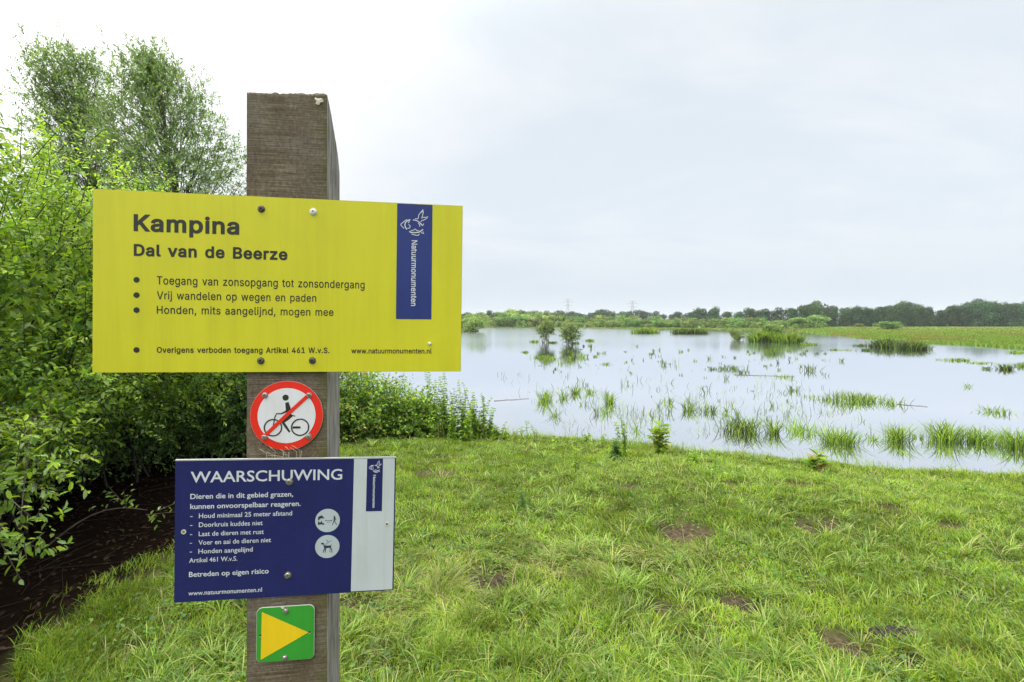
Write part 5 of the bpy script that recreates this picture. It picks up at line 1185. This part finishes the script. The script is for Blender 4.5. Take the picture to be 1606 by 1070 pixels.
for (s, l, r_, cap, off) in [('WAARSCHUWING', (299, 757), 536.5, 17.2, .012), ('Dieren die in dit gebied grazen,', (298.6, 782.7), 459.7, 8.0, .014), ('kunnen onvoorspelbaar reageren.', (298.4, 798.4), 471.4, 8.0, .014),
                             ('-', (298.4, 812.8), 301.4, 7.2, .01), ('Houd minimaal 25 meter afstand', (312, 812.8), 458, 7.4, .008), ('-', (298.2, 826.8), 301.2, 7.2, .01), ('Doorkruis kuddes niet', (312, 826.8), 412, 7.4, .008),
                             ('-', (298, 841), 301, 7.2, .01), ('Laat de dieren met rust', (311.8, 841), 413.7, 7.4, .008), ('-', (297.8, 854.6), 300.8, 7.2, .01), ('Voer en aai de dieren niet', (311.4, 854.6), 425, 7.4, .008),
                             ('-', (297.6, 868.4), 300.6, 7.2, .01), ('Honden aangelijnd', (311.2, 868.4), 396.3, 7.4, .008), ('Artikel 461 W.v.S.', (296.8, 882.6), 372.2, 7.2, .008),
                             ('Betreden op eigen risico', (296.4, 905), 421.3, 7.9, .014), ('www.natuurmonumenten.nl', (295.6, 934), 410.8, 7.0, .010)]:
    bfont(S, s, l, r_, cap, M_wlet, .0003, off) if s != '-' else slab('dash', [[[S.loc(l[0], l[1] - 3), S.loc(r_ + .6, l[1] - 3), S.loc(r_ + .6, l[1] - 2), S.loc(l[0], l[1] - 2)]]], None, .0003, M_wlet, S.root)
M_pdisc = paint('pale_disc', (.43, .50, .53), .4, .04)
def zp(x, y): return S.loc(480 + x / 9.725, 780 + y / 9.725)
zs_ = 1 / 9.725 / F * 1.0
d1 = slab('pictogram_disc', [[circle(S.loc(513.8, 816.4), .0240, 36)]], None, .0003, M_pdisc, S.root)
d2 = slab('pictogram_disc', [[circle(S.loc(513.4, 857.2), .0238, 36)]], None, .0003, M_pdisc, S.root)
def Z(*p): return [zp(*q) for q in p]
slab('horse_head', [[Z((182, 345), (184, 300), (210, 285), (228, 282), (236, 268), (244, 283), (262, 292), (270, 306), (282, 314), (278, 322), (252, 318), (222, 322), (205, 336), (193, 352))]], None, .0006, M_picto, d1)
slab('cow_head', [[Z((182, 365), (196, 370), (206, 386), (222, 382), (232, 360), (242, 366), (246, 384), (264, 392), (280, 402), (278, 414), (262, 418), (238, 412), (205, 416), (184, 424))]], None, .0006, M_picto, d1)
slab('distance_arrow', [[stroke(Z((298, 353), (345, 353), (392, 353)), .0009)], [Z((286, 353), (306, 344), (306, 362))], [Z((404, 353), (384, 344), (384, 362))]], None, .0006, M_picto, d1)
o = bfont(S, '25 m', (480 + 316 / 9.725, 780 + 386 / 9.725), 480 + 372 / 9.725, 1.5, M_picto, .0006, .0); o.parent = d1
slab('walker', [[circle(zp(432, 291), 11 * zs_, 12)], [stroke(Z((436, 303), (434, 325), (430, 358)), [18 * zs_, 24 * zs_, 18 * zs_])], [stroke(Z((441, 310), (457, 328), (452, 348)), 7 * zs_)], [stroke(Z((427, 358), (414, 388), (404, 418)), 10 * zs_)], [stroke(Z((434, 360), (448, 385), (468, 416)), 10 * zs_)]], None, .0006, M_picto, d1)
slab('dog', [[Z((220, 712), (235, 698), (262, 690), (274, 700), (268, 722), (256, 718), (240, 718))], [Z((262, 700), (282, 732), (300, 736), (372, 734), (386, 716), (390, 722), (382, 745), (380, 765), (398, 792), (398, 840), (388, 845), (388, 800), (366, 772), (340, 768), (304, 778), (300, 842), (290, 844), (290, 792), (274, 812), (266, 845), (256, 842), (262, 808), (280, 785), (270, 750))],
             [stroke(Z((372, 790), (362, 836)), 8 * zs_)], [stroke(Z((288, 726), (388, 655)), 6 * zs_)], [stroke(Z((308, 644), (332, 670)), 6 * zs_)], [Z((340, 680), (322, 676), (338, 660))]], None, .0006, M_picto, d2)
for px, py in ((454, 755.5), (451.6, 902)): bolt(S, px, py, .0052, M_zinc, .0001)
for px, py in ((288.2, 834.2), (607, 822)):
    q = S.loc(px, py); rr = slab('eyelet', [[circle(q, .0046, 20), circle(q, .0028, 16)]], -.001, .0009, M_boltw, S.root); slab('eyelet_grass_disc', [[circle(q, .00275, 16)]], None, .0007, plain('grass_through_hole', (.16, .20, .07), .8), rr)  # green disc stands for the grass seen through the open hole

# round no-cycling sign
S = Sign('no_cycling_sign', -.4527, -.186, YAW, 0.0, 0.0, 'round red rimmed sign with a crossed out cyclist between the two rectangular signs', 'sign', -.0015)
def K(x, y): return S.loc(370 + x / 5.948, 580 + y / 5.948)
ks = 1 / 5.948 / F
cc = K(475, 428); R0 = 322 * ks; R1 = 257 * ks
slab('plate', [[circle(cc, R0, 64)]], -.002, 0, M_red, S.root)
slab('plate_edge', [[circle(cc, R0 * 1.006, 64)]], -.0018, -.0004, M_alu, S.root)
slab('white_disc', [[circle(cc, R1, 64)]], None, .0003, M_wdisc, S.root)
cyc = [[circle(K(464, 260), 28 * ks, 20)], [stroke([K(478, 312), K(486, 350), K(492, 385)], [30 * ks, 42 * ks, 46 * ks])], [stroke([K(490, 372), K(462, 392), K(425, 410), K(380, 410), K(365, 440), K(350, 520)], [14 * ks, 18 * ks, 12 * ks, 10 * ks, 10 * ks, 10 * ks])],
       [stroke([K(515, 425), K(470, 462), K(440, 492), K(470, 535), K(500, 578)], [34 * ks, 34 * ks, 26 * ks, 22 * ks, 16 * ks])], [stroke([K(500, 418), K(552, 433)], [14 * ks, 8 * ks])], [stroke([K(535, 538), K(598, 538)], 20 * ks)]]
slab('cyclist', cyc, None, .0006, M_black, S.root)
for x, y in ((347, 540), (600, 536)):
    slab('wheel', [[circle(K(x, y), 82 * ks, 40), circle(K(x, y), 70 * ks, 40)]], None, .0008, M_black, S.root)
slab('slash_band', [[stroke([K(266, 620), K(475, 422), K(692, 224)], 34 * ks)]], None, .0011, M_red, S.root)
for x, y in ((272, 238), (683, 237), (266, 628), (679, 622)): bolt(S, 370 + x / 5.948, 580 + y / 5.948, .0044, M_zinc, .0001, 'screw', True, h=.0035)

# green route marker
S = Sign('route_marker', -.4553, -.6239, .1372, .0031, .0121, 'small green plate with a yellow arrow, lowest sign on the post', 'sign', -.001)
def Kg(x, y): return S.loc(370 + x / 7.13, 920 + y / 7.13)
cr = [Kg(236, 246), Kg(876, 206), Kg(870, 806), Kg(228, 850)]
rr_ = rrect(cr, .0105)
slab('plate', [[rr_]], -.0016, 0, M_green, S.root)
c0 = np.mean(np.array(cr), 0); slab('plate_edge', [[[(c0[0] + (x - c0[0]) * 1.012, c0[1] + (y - c0[1]) * 1.012 + .0003) for x, y in rr_]]], -.0018, -.0003, M_boltw, S.root)
slab('arrow', [[[Kg(290, 284), Kg(812, 512), Kg(278, 820)]]], None, .0003, M_arrow, S.root)
for x, y in ((274, 547), (824, 508)):
    slab('nail_rim', [[circle(Kg(x, y + 8), .0022, 14)]], None, .0005, M_boltw, S.root); slab('nail_hole_shade', [[circle(Kg(x, y), .0021, 14)]], None, .0008, M_dot, S.root)  # flat dark disc painted as the shade inside the nail hole
for x, y in ((560, 272), (548, 795)): bolt(S, 370 + x / 7.13, 920 + y / 7.13, .0044, M_zinc, .0001, 'screw', False)
q = [Kg(*p) for p in ((490, 222), (520, 250), (545, 246), (535, 232), (560, 222))]
slab('paint_chip', [[q]], None, .0005, M_boltw, S.root)

# scrap stuck to the top of the post
rngp = np.random.default_rng(4); p0 = on_front(500); z0 = EYE + (HY - 159) / F * p0.y; mb = MB(); V = []
for i in range(14):
    a = i / 14 * 6.283; r_ = .0072 * (1 + .35 * math.sin(a * 3 + 1) + .2 * rngp.normal()); q = p0 + uY * r_ * 1.15 * math.cos(a) + nY * (.001 + .0025 * abs(math.sin(a * 2))); V.append((q.x, q.y, z0 + r_ * .85 * math.sin(a)))
q = p0 + nY * .005; V.append((q.x, q.y, z0)); mb.add(V, T=[[i, (i + 1) % 14, 14] for i in range(14)])
link('paper_scrap', mb.mesh('paper_scrap'), plain('cream_scrap', (.60, .57, .46), .8, var=.15, scale=200), None, 'crumpled cream scrap stuck near the top corner of the post', 'scrap')
# grass wisps caught behind the blue sign
mb = MB(); p0 = on_front(452); k = 16
for i in range(k):
    A = p0 + uY * rngp.normal(0, .018) + nY * .004; a = rngp.uniform(.3, 2.9); L = rngp.uniform(.012, .032); z = EYE + (HY - 717) / F * p0.y
    P = [A + Vector((0, 0, z - .012)), A + uY * math.cos(a) * L * .5 + nY * .004 + Vector((0, 0, z + L * .5 * math.sin(a))), A + uY * math.cos(a + .5) * L + nY * .003 + Vector((0, 0, z + L * .8 * math.sin(a)))]
    mb.tube([tuple(p) for p in P], .0005, 3)
link('dry_grass_wisp', mb.mesh('dry_grass_wisp'), plain('straw', (.34, .30, .20), .8), None, 'wisp of dry grass caught between the post and the top edge of the blue sign', 'wisp')
